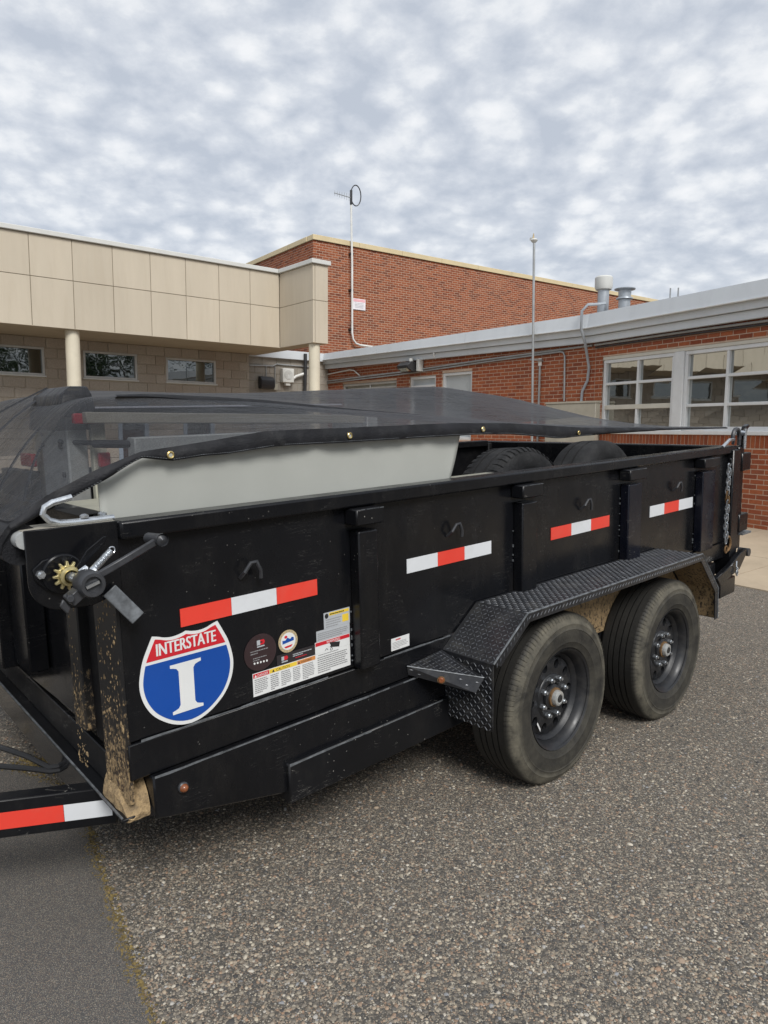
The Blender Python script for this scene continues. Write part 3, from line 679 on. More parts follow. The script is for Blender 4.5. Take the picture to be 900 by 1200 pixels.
vent('roof_vent', 'tall grey roof flue with a wide round white cap', 4.15, 13.88, .105, 4.22, .165, .22, 'duct', False)
vent('roof_vent', 'short grey roof flue with a flared ribbed cap beside the tall flue', 4.40, 13.40, .105, 3.95, .19, .2, 'duct', True)
for x, y, h in ((4.87, 12.46, 3.95), (4.945, 12.31, 3.93)):
    m = MB(); m.cyl((x, y, 3.35), (x, y, h), .012, n=6); solo('roof_rod', m, 'conduit', 'thin bare rod standing on the roof right of the flues, ' + ('left one of two' if x < 4.9 else 'right one of two'), 'rod', group='thin rods on the wing roof')
# sensor mast in front of the rear section
st = thing('sensor_mast', 'thin grey pole with a small white weather sensor, rising from the brick wing wall', 'mast', F2, (-1.32, -.29, 2))
m = MB(); m.cyl((-1.10, -.29, 1.3), (-1.20, -.29, 4.86), .022, n=10); part('pole', m, 'conduit', st, F2)
m = MB(); m.lathe([(0, .02), (.045, .015), (.065, -.01), (.045, -.04), (.018, -.06)], (-1.20, -.29, 4.90), 'z', 14); m.box(-1.28, -1.23, -.32, -.27, 4.90, 4.94); part('sensor', m, 'cap', st, F2)
m = MB(); m.cyl((-1.22, -.29, 4.91), (-1.215, -.29, 5.01), .022, .008, n=8); part('sensor_tip', m, 'gold', st, F2)
m = MB(); m.box(-1.20, -1.14, -.30, -.0, 2.78, 2.81); part('bracket', m, 'conduit', st, F2)

# ------------------------------------------------------------------ tall brick hall
c0 = Vector((-2.015, 20.233, 0)); aT = .951947
dT = Vector((math.sin(aT), math.cos(aT), 0)); iT = Vector((-dT.y, dT.x, 0))
FT = frame(c0, dT, iT); FS = frame(c0 + iT * 9, -iT, dT)          # long face, and the short face running back from the corner
hall = thing('brick_hall', 'tall red brown brick hall with yellow coping rising behind the wing', 'building', I4, c0)
ZB = 6.70 - 58 * BH
m = MB(); m.box(.004, 19.99, .004, 8.99, 0, 6.69); part('wall', m, 'mortar', hall, FT, smooth=0)
cT = brick_cells(0, 20, ZB, 6.70, BW, BH, .012, []); cS = brick_cells(0, 9, ZB, 6.70, BW, BH, .012, [], 1)
lay([(FT, cT), (FS, cS)], hall, 'brick', 'brickT', 0, lambda q, c: False)
for i in range(13):
    m = MB(); a, b = -.03 + i * 1.54, -.03 + (i + 1) * 1.54 - .006; m.box(a, b, -.045, .30, 6.702, 6.84); part('coping_piece', m, 'coping', hall, FT, smooth=0, bevel=.006)
for i in range(6):
    m = MB(); a, b = i * 1.5, (i + 1) * 1.5 - .006; m.box(a, min(b, 8.69), -.043, .30, 6.702, 6.838); part('coping_piece', m, 'coping', hall, FS, smooth=0, bevel=.006)
m = MB(); m.box(.32, 19.9, .32, 8.9, 6.69, 6.74); part('roof', m, 'roof', hall, FT, smooth=0)
an = thing('antenna_mast', 'white antenna mast on the tall brick wall with small yagi and loop at its top', 'antenna', FT, (1.2, -.12, 4))
m = MB(); m.tube([(1.95, -.10, 3.93), (1.50, -.10, 3.95), (1.34, -.11, 3.99), (1.24, -.12, 4.10), (1.21, -.12, 4.28), (1.20, -.12, 6.2), (1.16, -.12, 7.84)], .030, 10); part('pole', m, 'conduitw', an, FT)
m = MB(); yd = Vector((1, .12, 0)).normalized()
bp = Vector((1.12, -.15, 7.98)); m.cyl(bp, bp - yd * .58, .011, n=6)
for i in range(7):
    q = bp - yd * (.05 + i * .085); hh = .10 - i * .006; m.cyl(q - Vector((0, 0, hh)) , q + Vector((0, 0, hh)), .006, n=5)
part('yagi_boom', m, 'conduit', an, FT)
m = MB(); m.tube([(1.30 + .15 * math.cos(a), -.15 - .03 * math.cos(a), 8.07 + .28 * math.sin(a)) for a in np.linspace(0, 2 * math.pi, 24, endpoint=False)], .016, 6, closed=True); part('loop', m, 'darkbox', an, FT)
m = MB(); m.box(1.125, 1.185, -.16, -.10, 7.80, 8.20); part('mount', m, 'darkbox', an, FT, bevel=.01)
for z in (4.35, 5.45, 6.45):
    m = MB(); m.box(1.15, 1.25, -.125, -.004, z, z + .05); part('clamp', m, 'darkbox', an, FT)
sg = thing('wall_sign', 'small white sign with faded pink heading high on the brick hall', 'sign', FT, (1.5, -.03, 5.1))
m = MB(); m.box(1.29, 1.73, -.03, -.008, 4.96, 5.27); part('plate', m, 'signwhite', sg, FT, bevel=.004)
m = MB(); m.box(1.31, 1.71, -.034, -.031, 5.185, 5.255); part('heading', m, 'signpink', sg, FT)
m = MB()
for z in (5.14, 5.10, 5.06, 5.02): m.box(1.36, 1.66, -.033, -.031, z, z + .012)
part('small_print', m, 'vingrey', sg, FT)

# ------------------------------------------------------------------ tan canopy building on the left
E0 = Vector((-5.70, 13.28, 0)); aE = .892367; dE = Vector((math.sin(aE), math.cos(aE), 0)); iE = Vector((-dE.y, dE.x, 0))
FE = frame(E0, dE, iE)
eb = thing('canopy_building', 'block building under a deep tan panelled canopy on cream columns', 'building', I4, E0)
m = MB(); m.box(-18.7, 4.305, .014, 7, 3.302, 4.84); m.box(4.334, 4.688, -1.325, 2.4, 3.302, 4.84); part('canopy', m, 'joint', eb, FE, smooth=0)
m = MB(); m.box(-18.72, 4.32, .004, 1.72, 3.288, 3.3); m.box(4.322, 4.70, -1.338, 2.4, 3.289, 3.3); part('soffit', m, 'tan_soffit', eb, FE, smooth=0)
def panel(fr, x0, x1, z0, z1):
    m = MB(); m.box(x0 + .005, x1 - .005, 0, .05, z0 + .005, z1 - .005); part('render_panel', m, 'tan_eifs', eb, fr, smooth=0, bevel=.003)
for i in range(-25, 6):
    a, b = i * .72, (i + 1) * .72
    for z0, z1 in ((3.285, 4.15), (4.15, 4.875)): panel(FE, a, min(b, 4.318), z0, z1)
FR = frame(E0 + dE * 4.32, -iE, dE)                                # return face, x runs towards the camera
FR2 = frame(E0 + dE * 4.32 - iE * 1.34, dE, iE)
for z0, z1 in ((3.285, 4.15), (4.15, 4.875)):
    panel(FR, .002, 1.34, z0, z1); panel(FR2, .052, .376, z0, z1)
m = MB(); m.box(-18.75, 4.27, -.05, .32, 4.878, 4.965); m.box(4.272, 4.74, -1.39, 2.45, 4.878, 4.966); part('parapet_cap', m, 'cap', eb, FE, smooth=0, bevel=.008)
m = MB(); m.box(-18.6, 4.2, .4, 6.9, 4.80, 4.86); part('roof', m, 'roof', eb, FE, smooth=0)
def column(x, y, r):
    m = MB(); m.cyl((x, y, -.02), (x, y, 3.287), r, n=28); part('column', m, 'cream', eb, FE)
column(.0, .20, .127); column(4.46, -1.17, .118); column(-6.0, .20, .127); column(-12.0, .2, .127)
HE = [(-2.2, -.165, 2.53, 3.085), (.585, 1.70, 2.53, 3.085), (2.345, 3.54, 2.53, 3.065), (-4.4, -3.2, 2.53, 3.08), (-6.4, -5.2, 2.53, 3.08), (1.25, 1.92, .05, 2.06), (2.72, 3.48, .05, 2.06)]
m = MB(); wall_holes(m, -18.6, 4.40, -.05, 3.287, 1.612, 1.9, HE); m.box(4.10, 4.398, 1.902, 7, -.05, 4.7); part('wall', m, 'mortard', eb, FE, smooth=0)
FEB = frame(E0 + iE * 1.6, dE, iE)
cE = brick_cells(-18.6, 4.41, .05, 3.285, .406, .2022, .011, HE)
FEE = frame(E0 + iE * 1.6 + dE * 4.41, iE, -dE)
cE2 = brick_cells(.01, 5.4, .05, 3.285, .406, .2022, .011, [], 1)
lay([(FEB, cE), (FEE, cE2)], eb, 'block', 'block', 220, lambda q, c: in_frame(q) and q[0] < 300 and q[1] < 475 and c[1] > -9, dp=.05, ch=.006, jit=.008)
def simple_window(x0, x1, z0, z1):
    f = MB(); fw = .042; d0, d1 = 1.59, 1.70
    f.box(x0, x1, d0, d1, z0, z0 + fw); f.box(x0, x1, d0, d1, z1 - fw, z1); f.box(x0, x0 + fw, d0 + .002, d1, z0 + fw, z1 - fw); f.box(x1 - fw, x1, d0 + .002, d1, z0 + fw, z1 - fw)
    wn = part('window', f, 'alu', eb, FE, smooth=0, bevel=.004)
    s = MB(); s.box(x0 - .02, x1 + .02, 1.555, 1.64, z0 - .032, z0 - .002); part('sill', s, 'cap', wn, FE, smooth=0, bevel=.004)
    gq = MB(); gq.box(x0 + fw, x1 - fw, 1.65, 1.66, z0 + fw, z1 - fw); part('pane', gq, 'glassE', wn, FE, smooth=0)
for h in HE[:5]: simple_window(*h)
for h in HE[5:]:
    f = MB(); x0, x1, z0, z1 = h; f.box(x0, x0 + .09, 1.59, 1.72, z0, z1); f.box(x1 - .09, x1, 1.59, 1.72, z0, z1); f.box(x0 + .09, x1 - .09, 1.592, 1.72, z1 - .09, z1)
    dr = part('door', f, 'doorblue', eb, FE, smooth=0, bevel=.004)
    q = MB(); q.box(x0 + .09, x1 - .09, 1.65, 1.67, z0, z1 - .09); part('pane', q, 'glassE', dr, FE, smooth=0)
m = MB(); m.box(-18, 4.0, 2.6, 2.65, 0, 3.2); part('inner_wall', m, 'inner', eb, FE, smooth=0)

# grey link wall between the two
G0 = Vector((-3.3, 17.6, 0)); FG = frame(G0, dE, iE)
lk = thing('link_building', 'grey painted block link wall between canopy building and brick wing', 'building', I4, G0)
m = MB(); m.box(-1.1, 2.6, .012, .25, -.05, 3.25); part('wall', m, 'mortard', lk, FG, smooth=0)
lay([(FG, brick_cells(-1.1, 2.6, .04, 3.26, .406, .2022, .010, [(.12, .6, .05, 2.06)]))], lk, 'block', 'blockgrey', 80, lambda q, c: in_frame(q) and 290 < q[0] < 375 and q[1] < 475, dp=.04, ch=.005)
m = MB(); m.box(-1.1, 2.6, -.10, .3, 3.262, 3.47); part('fascia_panel', m, 'fascia', lk, FG, smooth=0, bevel=.005)
m = MB(); m.box(-1.1, 2.6, .0, 4, 3.44, 3.46); part('roof', m, 'roof', lk, FG, smooth=0)
hs = thing('horn_speaker', 'white square horn speaker on the grey block wall', 'speaker', FG, (1.0, -.1, 2.7))
m = MB(); m.box(.82, 1.15, -.16, -.02, 2.67, 3.02); part('case', m, 'whitebox', hs, FG, bevel=.015, seg=2)
m = MB(); m.lathe([(.02, -.163), (.05, -.17), (.055, -.166), (.085, -.172), (.09, -.166), (.115, -.17), (.12, -.161)], (.985, 0, 2.86), 'y', 20); part('grille', m, 'cap', hs, FG)
m = MB(); m.box(.93, 1.06, -.12, -.03, 2.60, 2.668); part('bracket', m, 'whitebox', hs, FG)
wl = thing('wall_light', 'black half round wall light left of the white speaker', 'light', FG, (.38, -.1, 2.5))
m = MB(); m.prism([(-.02, 2.49), (-.02, 2.80), (-.12, 2.78), (-.19, 2.70), (-.20, 2.56), (-.16, 2.49)], .20, .58, 'yz'); part('housing', m, 'darkbox', wl, FG, bevel=.012)
m = MB(); m.box(.60, .71, -.09, -.014, 2.47, 2.62); part('junction_box', m, 'boxbeige', wl, FG, bevel=.006)
cb = thing('conduit_run', 'grey conduit run along the top of the grey block wall', 'conduit', FG, (.4, -.03, 3))
m = MB(); m.tube([(-.05, -.03, 3.04), (.42, -.03, 3.06), (.60, -.03, 3.06), (.72, -.03, 3.12), (1.9, -.03, 3.10)], .016, 6); part('pipe', m, 'conduit', cb, FG)
m = MB(); m.tube([(.42, -.03, 3.06), (.42, -.03, 2.80)], .012, 6); m.tube([(.67, -.03, 3.06), (.67, -.03, 2.62)], .012, 6); part('drop_pipe', m, 'conduit', cb, FG)
ds = thing('downspout', 'dark downspout beside the cream column at the end of the canopy', 'downspout', FG, (1.45, -.1, 0))
m = MB(); m.tube([(1.50, -.14, 3.42), (1.50, -.14, 3.2), (1.50, -.10, 2.35)], .045, 8); part('pipe', m, 'darkbox', ds, FG)
m = MB(); m.tube([(1.48, -.1, 2.92), (1.25, -.08, 2.84), (1.10, -.07, 2.72)], .035, 8); part('elbow', m, 'conduitw', ds, FG)

# trees across the lot, behind the camera: they are what the left-hand windows mirror
def tree(x, y, h, label, seed):
    r = random.Random(seed); t = thing('leafy_tree', label, 'tree', I4, (x, y, 0), 'trees across the lot')
    m = MB(); m.tube([(x, y, -.1), (x + .1, y, h * .3), (x - .1, y + .1, h * .62)], [.24, .17, .07], 8)
    for i in range(7):
        a = r.random() * 6.28; z = h * r.uniform(.25, .5); m.tube([(x, y, z), (x + math.cos(a) * h * .2, y + math.sin(a) * h * .2, z + h * .2)], [.08, .02], 5)
    part('trunk', m, 'bark', t)
    m = MB(); cl = [(r.gauss(0, .17) * h, r.gauss(0, .17) * h, h * r.uniform(.16, .93), h * r.uniform(.07, .14)) for _ in range(44)]
    for cx, cy, cz, cr in cl:
        for _ in range(210):
            d = Vector((r.gauss(0, 1), r.gauss(0, 1), r.gauss(0, 1))).normalized() * cr * r.random() ** .4
            p = Vector((x + cx, y + cy, cz)) + d; u = Vector((r.gauss(0, 1), r.gauss(0, 1), r.gauss(0, 1))).normalized() * .075; q = u.cross(Vector((r.random(), r.random(), 1))).normalized() * .05
            m.raw([p - u, p + q, p + u, p - q], [(0, 1, 2, 3)])
    part('crown', m, 'leaf', t, smooth=0)
for i, (x, y, h, l) in enumerate(((19, -9, 8.5, 'dense green tree in the second row across the lot'), (24, -5, 9.5, 'tall dense tree in the second row across the lot'), (14, -5, 6.5, 'low spreading tree between the taller trees across the lot'), (17, -1, 7, 'rounded tree nearest the wing across the lot'), (17, -5, 7.5, 'broad green tree across the lot, mirrored in the left window'), (22, -1, 8.5, 'tall green tree across the lot, mirrored in the middle window'), (12, -9, 6.8, 'round green tree across the lot, mirrored in the small window'), (27, 3, 8, 'dark green tree at the far end of the row across the lot'), (7, -13, 7.0, 'bushy green tree at the near end of the row across the lot'))): tree(x, y, h, l, i)
#@@TRAILER@@
# ------------------------------------------------------------------ dump trailer. Frame: x along the trailer to its rear, y away from the viewer, z up, origin at eye height
TX = Vector((0.73126488, 0.68090833, 0.04019347)); TY = Vector((-0.68145901, 0.73185628, 0)); TZ = TX.cross(TY)
FTR = frame(CAM, TX, TY, TZ)
YN, YF = 1.863, 3.96                                        # near and far outer faces of the box
XF, XR = .735, 4.86
tr = thing('dump_trailer', 'black tandem axle dump trailer with white and red reflective strips', 'trailer', FTR, (2.9, 2.9, -1.6))
def tp(name, mb, mat, parent=None, **kw): return part(name, mb, mat, parent or tr, FTR, **kw)
def wz(x, z_world): return (z_world - 1.5 - .0402 * x) / .9992       # local z of a world height
# body sheets
m = MB(); m.box(XF, XR, YN, YN + .006, -.905, -.30); side = tp('side_panel', m, 'black', smooth=0)
m = MB(); m.box(XF, XR, YF - .006, YF, -.905, -.30); tp('side_panel', m, 'blackin', smooth=0)
m = MB(); m.box(.772, .778, YN + .007, YF - .007, -1.0, -.30); tp('front_panel', m, 'blackgloss', smooth=0)
m = MB(); m.box(.78, XR, YN + .01, YF - .01, -.95, -.93); tp('floor', m, 'blackin', smooth=0)
# lower body side below the seam, and the stepped frame rails
m = MB(); m.prism([(.728, -1.018), (.728, -.912), (XR, -.912), (XR, -1.018)], YN - .006, YN + .03); tp('lower_side', m, 'black', bevel=.003)
m = MB(); m.prism([(.785, -1.150), (.785, -1.022), (4.62, -1.022), (4.62, -1.25), (1.26, -1.25), (1.235, -1.25)], YN - .022, YN + .05); tp('frame_rail', m, 'black', bevel=.005)
m = MB(); m.prism([(1.236, -1.146), (XR - .3, -1.146), (XR - .3, -1.285), (1.236, -1.285)], YN - .040, YN + .05); tp('lower_rail', m, 'blackworn', bevel=.005)
m = MB(); m.box(.785, 4.62, YF - .05, YF + .02, -1.28, -1.022); tp('frame_rail', m, 'blackin', smooth=0)
for x in (1.4, 2.0, 2.8, 3.6, 4.4):
    m = MB(); m.box(x, x + .06, YN + .06, YF - .06, -1.05, -.952); tp('floor_beam', m, 'blackin', smooth=0)
# rubbed seam weld; on the ledges, thin pale strips painting in caught light
def strip(x0, x1, z, y, h=.006):
    x = x0
    while x < x1 - .02:
        L = random.uniform(.10, .42); e = min(x + L, x1); k = 5
        m = MB(); top = [(x + (e - x) * i / k, z + h * random.uniform(.35, 1)) for i in range(k + 1)]; bot = [(x + (e - x) * i / k, z - h * random.uniform(0, .35)) for i in range(k, -1, -1)]
        m.prism(top + bot, y - .0012, y); yield m
        x = e + (random.uniform(.02, .09) if random.random() < .35 else 0)
wm = MB()
for mm in strip(.765, 1.50, -.9105, YN - .0062): wm.raw(mm.v, mm.f)
for mm in strip(1.70, 2.10, -.9105, YN - .0062): wm.raw(mm.v, mm.f)
for mm in strip(.79, 1.90, -1.0255, YN - .0222, .007): wm.raw(mm.v, mm.f)
for mm in strip(1.24, 1.60, -1.1505, YN - .0402, .008): wm.raw(mm.v, mm.f)
for mm in strip(1.66, 1.98, -1.150, YN - .0402, .005): wm.raw(mm.v, mm.f)
tp('worn_lit_edge', wm, 'edge', smooth=0, kind='stuff')
# top rail
m = MB(); m.box(.742, XR, YN - .030, YN + .055, -.328, -.277); tp('top_rail', m, 'black', bevel=.008, seg=2)
m = MB(); m.box(.742, XR, YF - .055, YF + .030, -.328, -.277); tp('top_rail', m, 'blackin', bevel=.008, seg=2)
m = MB(); m.box(.742, .80, YN + .057, YF - .057, -.328, -.278); tp('top_rail', m, 'black', bevel=.008)
# side stakes with pocket caps
for i, (xa, xb) in enumerate(((1.553, 1.642), (2.49, 2.60), (3.41, 3.55), (4.31, 4.49))):
    mt = 'black' if i < 2 else 'blackblue'
    m = MB(); m.box(xa, xb, YN - .052, YN - .001, -.905, -.41); sk = tp('side_stake', m, mt, bevel=.006, seg=2)
    m = MB(); m.box(xa - .02, xb + .02, YN - .068, YN - .002, -.388, -.3305); tp('pocket_cap', m, 'blackworn', sk, bevel=.005)
    wl2 = MB()
    for _ in range(7):
        z = random.uniform(-.89, -.42); wl2.box(xa - .006, xa - .002, YN - .005, YN - .0005, z, z + random.uniform(.003, .010))
    tp('weld_bead', wl2, 'edge', sk, smooth=0, kind='stuff')
    wl2 = MB()
    for _ in range(7):
        a = random.uniform(xa - .02, xb); b = a + random.uniform(.008, .03); wl2.box(a, min(b, xb + .018), YN - .0688, YN - .0682, -.334, -.332)
    tp('worn_lit_edge', wl2, 'edge', sk, smooth=0, kind='stuff')
# rear frame, tailgate, hinge lugs
m = MB(); m.box(4.78, 4.90, YN - .045, YN + .06, -1.14, -.30); tp('rear_post', m, 'black', bevel=.008)
m = MB(); m.box(4.86, 4.92, YF - .06, YF + .03, -1.14, -.30); tp('rear_post', m, 'blackin', bevel=.008)
m = MB(); m.box(4.905, 4.99, YN - .03, YF + .03, -.98, -.285); tg = tp('tailgate', m, 'black', bevel=.008)
m = MB(); m.prism([(4.95, -.30), (4.95, -.21), (4.985, -.155), (5.035, -.142), (5.05, -.160), (5.015, -.175), (4.995, -.215), (4.995, -.30)], YN - .035, YN - .005); tp('gate_hook', m, 'black', tg, bevel=.004)
for z in (-.39, -.80):
    m = MB(); m.box(4.91, 5.055, YN - .05, YN - .0, z - .06, z + .06); tp('hinge_lug', m, 'black', tg, bevel=.006)
m = MB(); m.box(4.95, 5.10, YN - .06, YN + .02, -.885, -.872); tp('hinge_plate', m, 'edge', tg)
m = MB(); m.prism([(4.50, -1.10), (4.70, -1.05), (4.86, -.99), (4.96, -.97), (4.98, -1.0), (4.86, -1.10), (4.74, -1.12), (4.56, -1.16)], YN - .085, YN - .05); tp('gate_latch', m, 'black', bevel=.004)
m = MB(); m.cyl((5.0, YN - .09, -1.005), (5.0, YN - .02, -1.005), .028, n=12); tp('latch_pin', m, 'handle')
m = MB(); m.box(4.62, 4.86, YN - .06, YN + .05, -1.26, -1.145); tp('bumper_stub', m, 'black', bevel=.006)
m = MB(); m.tube([(4.78, YN - .092, -1.03), (4.76, YN - .10, -1.06), (4.79, YN - .10, -1.08), (4.755, YN - .10, -1.10), (4.775, YN - .10, -1.125), (4.79, YN - .10, -1.10), (4.77, YN - .095, -1.075)], .005, 6); tp('lynch_pin', m, 'zinc')
m = MB(); m.tube([(4.84, YN - .01, -.265), (4.80, YN - .03, -.235), (4.70, YN - .04, -.235), (4.60, YN - .04, -.275)], .010, 8); tp('rope_hook', m, 'zinc')
m = MB(); m.tube(arc((4.86, -.225), .055, -20, 200, 10, t=YN - .02), .014, 7); m.cyl((4.915, YN - .02, -.28), (4.915, YN - .02, -.20), .012); tp('gate_shackle', m, 'handle')
m = MB(); m.cyl((4.93, YN - .055, -.20), (4.93, YN + .0, -.20), .018); m.cyl((4.93, YN - .05, -.30), (4.93, YN - .05, -.17), .010); tp('shackle_bolt', m, 'zinc')
# spreader chain
def link(c, ln, wd, r, turn):
    pts = []
    for a in range(0, 360, 30):
        t = math.radians(a); u, v = math.cos(t) * wd, math.sin(t) * wd + (ln if math.sin(t) > .01 else -ln if math.sin(t) < -.01 else 0)
        pts.append((c[0] + (u if not turn else u * .35), c[1] + (0 if not turn else u), c[2] + v))
    mm = MB(); mm.tube(pts, r, 6, closed=True); return mm
ch = None; z = -.40; k = 0
while z > -.87:
    c = (4.56 + .006 * math.sin(k * .9), YN - .10, z); mm = link(c, .014, .013, .0042, k % 2)
    if ch is None: ch = tp('chain', mm, 'zinc')
    else: tp('chain_link', mm, 'rust' if k in (6, 7) else 'zinc', ch)
    z -= .0285; k += 1
m = MB(); m.tube([(4.60 + .04 * math.cos(a), YN - .10, -.885 + .045 * math.sin(a)) for a in np.linspace(-2.4, 2.2, 14)], .008, 7); m.tube([(4.55 + .02 * math.cos(a), YN - .11, -.915 + .022 * math.sin(a)) for a in np.linspace(0, 6.0, 12)], .005, 6); tp('chain_hook', m, 'rust', ch)
m = MB(); m.tube([(4.585, YN - .10, -.345), (4.60, YN - .10, -.375), (4.57, YN - .10, -.395)], .006, 6); tp('chain_anchor', m, 'handle', ch)
# tarp hooks on the side
for x in (1.141, 2.086, 3.052, 4.036):
    m = MB(); m.tube([(x - .028, YN - .002, -.50), (x - .026, YN - .028, -.478), (x - .008, YN - .034, -.452), (x + .012, YN - .034, -.450), (x + .026, YN - .034, -.480), (x + .028, YN - .030, -.505)], .0065, 7); tp('tarp_hook', m, 'handle')
# reflective strips
def tape(x0, x1, z0, z1, cuts, cols):
    xs = [x0] + cuts + [x1]; root = None
    for i in range(len(cols)):
        mm = MB(); mm.box(xs[i] + (.0008 if i else 0), xs[i + 1], YN - .0035, YN - .0012, z0, z1)
        o = part('reflective_strip' if root is None else 'strip_segment', mm, cols[i], root or tr, FTR, smooth=0)
        root = root or o
R_, W_ = 'tapered', 'tapewhite'
tape(.908, 1.405, -.610, -.556, [1.076, 1.241], [R_, W_, R_])
tape(1.830, 2.334, -.612, -.557, [2.0, 2.161], [W_, R_, W_])
tape(2.777, 3.303, -.618, -.560, [2.948, 3.125], [R_, W_, R_])
tape(3.740, 4.284, -.625, -.562, [3.912, 4.097], [W_, R_, W_])
# route shield sticker
SX, SZ, SW, SH = .923, -.617, .150, .290
half = [(0, -.022), (.12, -.040), (.28, -.050), (.44, -.040), (.58, -.015), (.69, .0), (.79, -.10), (.90, -.22), (.965, -.34), (1.0, -.46), (.975, -.58), (.90, -.69), (.78, -.79), (.62, -.87), (.42, -.94), (.20, -.985), (0, -1.0)]
def smooth_curve(p, n=4):
    out = []
    for i in range(len(p) - 1):
        a, b, c, d = p[max(i - 1, 0)], p[i], p[i + 1], p[min(i + 2, len(p) - 1)]
        for q in range(n):
            t = q / n; out.append(tuple(.5 * (2 * b[k] + (c[k] - a[k]) * t + (2 * a[k] - 5 * b[k] + 4 * c[k] - d[k]) * t * t + (3 * b[k] - a[k] - 3 * c[k] + d[k]) * t ** 3) for k in (0, 1)))
    return out + [p[-1]]
half = smooth_curve(half[:6]) + smooth_curve(half[5:])[1:]
def shield(sc, oz=0): 
    r = [(SX + u * SW * sc, SZ + SH * ((v + .47) * sc - .47) + oz) for u, v in half]; l = [(2 * SX - x, z) for x, z in reversed(r[1:-1])]; return r + l
def clip(poly, z, above):
    out = []
    for i in range(len(poly)):
        a, b = poly[i], poly[(i + 1) % len(poly)]; ia, ib = (a[1] >= z) == above, (b[1] >= z) == above
        if ia: out.append(a)
        if ia != ib: t = (z - a[1]) / (b[1] - a[1]); out.append((a[0] + (b[0] - a[0]) * t, z))
    return out
m = MB(); m.prism(shield(1.0), YN - .0022, YN - .0008); sh_ = tp('route_shield_sticker', m, 'vinwhite', smooth=0)
inner = shield(.925); zs = SZ - SH * .262
m = MB(); m.prism(clip(inner, zs + .0045, True), YN - .0030, YN - .0024); tp('red_field', m, 'vinred', sh_, smooth=0)
m = MB(); m.prism(clip(inner, zs - .0045, False), YN - .0030, YN - .0024); tp('blue_field', m, 'vinblue', sh_, smooth=0)
m = MB(); put_text(m, 'INTERSTATE', SX - .094, SZ - .0605, .188, .036, YN - .0036, 'vinwhite', bold=.0012); tp('word', m, 'vinwhite', sh_, smooth=0)
ih = [(0, 0), (.5, 0), (.5, -.06), (.40, -.075), (.30, -.10), (.24, -.16), (.24, -.84), (.30, -.90), (.40, -.925), (.5, -.94), (.5, -1), (0, -1)]
ip = [(SX - .008 + u * .098, SZ - .098 + v * .150) for u, v in ih[1:-1]] + [(SX - .008 - u * .098, SZ - .098 + v * .150) for u, v in reversed(ih[1:-1])]
m = MB(); m.prism(ip, YN - .0036, YN - .0032); tp('numeral', m, 'vinwhite', sh_, smooth=0)
# warning label sheets
def lines(mb, x0, x1, z0, z1, n, mat='ink', fill=.62, y=YN - .0029):
    dz = (z1 - z0) / n
    for i in range(n):
        z = z1 - (i + .75) * dz; x = x0; xe = x0 + (x1 - x0) * (random.uniform(.35, .8) if i == n - 1 else random.uniform(.86, 1))
        while x < xe - .002:
            e = min(x + random.uniform(.003, .010), xe); mb.box(x, e, y - .0003, y, z, z + dz * fill * .8, mat); x = e + .0014
m = MB(); m.box(1.139, 1.541, YN - .0026, YN - .0008, -.893, -.817); wl_ = tp('warning_label', m, 'vinwhite', smooth=0)
m = MB(); m.box(1.388, 1.541, YN - .0024, YN - .0009, -.8165, -.776); tp('label_sheet', m, 'vinwhite', wl_, smooth=0)
m = MB(); m.box(1.1405, 1.2005, YN - .0032, YN - .0028, -.832, -.8185, 'vinred'); m.box(1.202, 1.31, YN - .0032, YN - .0028, -.832, -.8185, 'vinyel'); m.box(1.3115, 1.3865, YN - .0032, YN - .0028, -.832, -.8185, 'vinorg')
m.box(1.3895, 1.5395, YN - .0031, YN - .0027, -.790, -.7775, 'vinred')
put_text(m, 'DANGER', 1.156, -.8300, .040, .0085, YN - .0036, 'vinwhite'); put_text(m, 'CAUTION', 1.228, -.8300, .052, .0085, YN - .0036, 'inkd'); put_text(m, 'WARNING', 1.325, -.8300, .046, .0085, YN - .0036, 'inkd'); put_text(m, 'WARNING', 1.436, -.7883, .060, .009, YN - .0035, 'vinwhite')
for x, c in ((1.149, 'vinwhite'), (1.216, 'inkd'), (1.318, 'inkd')): m.raw([(x - .005, YN - .0036, -.8300), (x + .005, YN - .0036, -.8300), (x, YN - .0036, -.8212)], [(0, 1, 2)], c)
tp('label_headings', m, None, wl_, smooth=0)
m = MB(); lines(m, 1.145, 1.197, -.885, -.836, 8); lines(m, 1.205, 1.238, -.889, -.836, 8); lines(m, 1.246, 1.286, -.887, -.836, 8); lines(m, 1.293, 1.325, -.885, -.836, 8); lines(m, 1.332, 1.382, -.889, -.836, 9); lines(m, 1.396, 1.535, -.887, -.828, 8); lines(m, 1.40, 1.53, -.826, -.820, 1, y=YN - .0027)
tp('small_print', m, None, wl_, smooth=0)
m = MB(); m.obox((1.472, YN - .0029, -.800), (.022, 0, -.004), (0, .0003, 0), (.0025, 0, .0085), 'inkd'); m.raw([(1.448 + .006 * math.cos(a), YN - .0034, -.799 + .0055 * math.sin(a)) for a in np.linspace(0, 6.28, 10, endpoint=False)], [tuple(range(10))], 'vinwhite')
m.tube([(1.430, YN - .0030, -.812), (1.437, YN - .0030, -.806), (1.442, YN - .0030, -.812)], .0012, 4, 'inkd'); m.tube([(1.457 + .005 * math.cos(a), YN - .0030, -.813 + .0045 * math.sin(a)) for a in np.linspace(0, 6.28, 9, endpoint=False)], .001, 4, 'inkd', closed=True)
tp('pictogram', m, None, wl_, smooth=0)
m = MB(); m.box(1.395, 1.542, YN - .0026, YN - .0009, -.7755, -.738); g1 = tp('data_label', m, 'vingrey', smooth=0)
m = MB(); lines(m, 1.40, 1.537, -.771, -.744, 4, 'ink', .5); tp('small_print', m, None, g1, smooth=0)
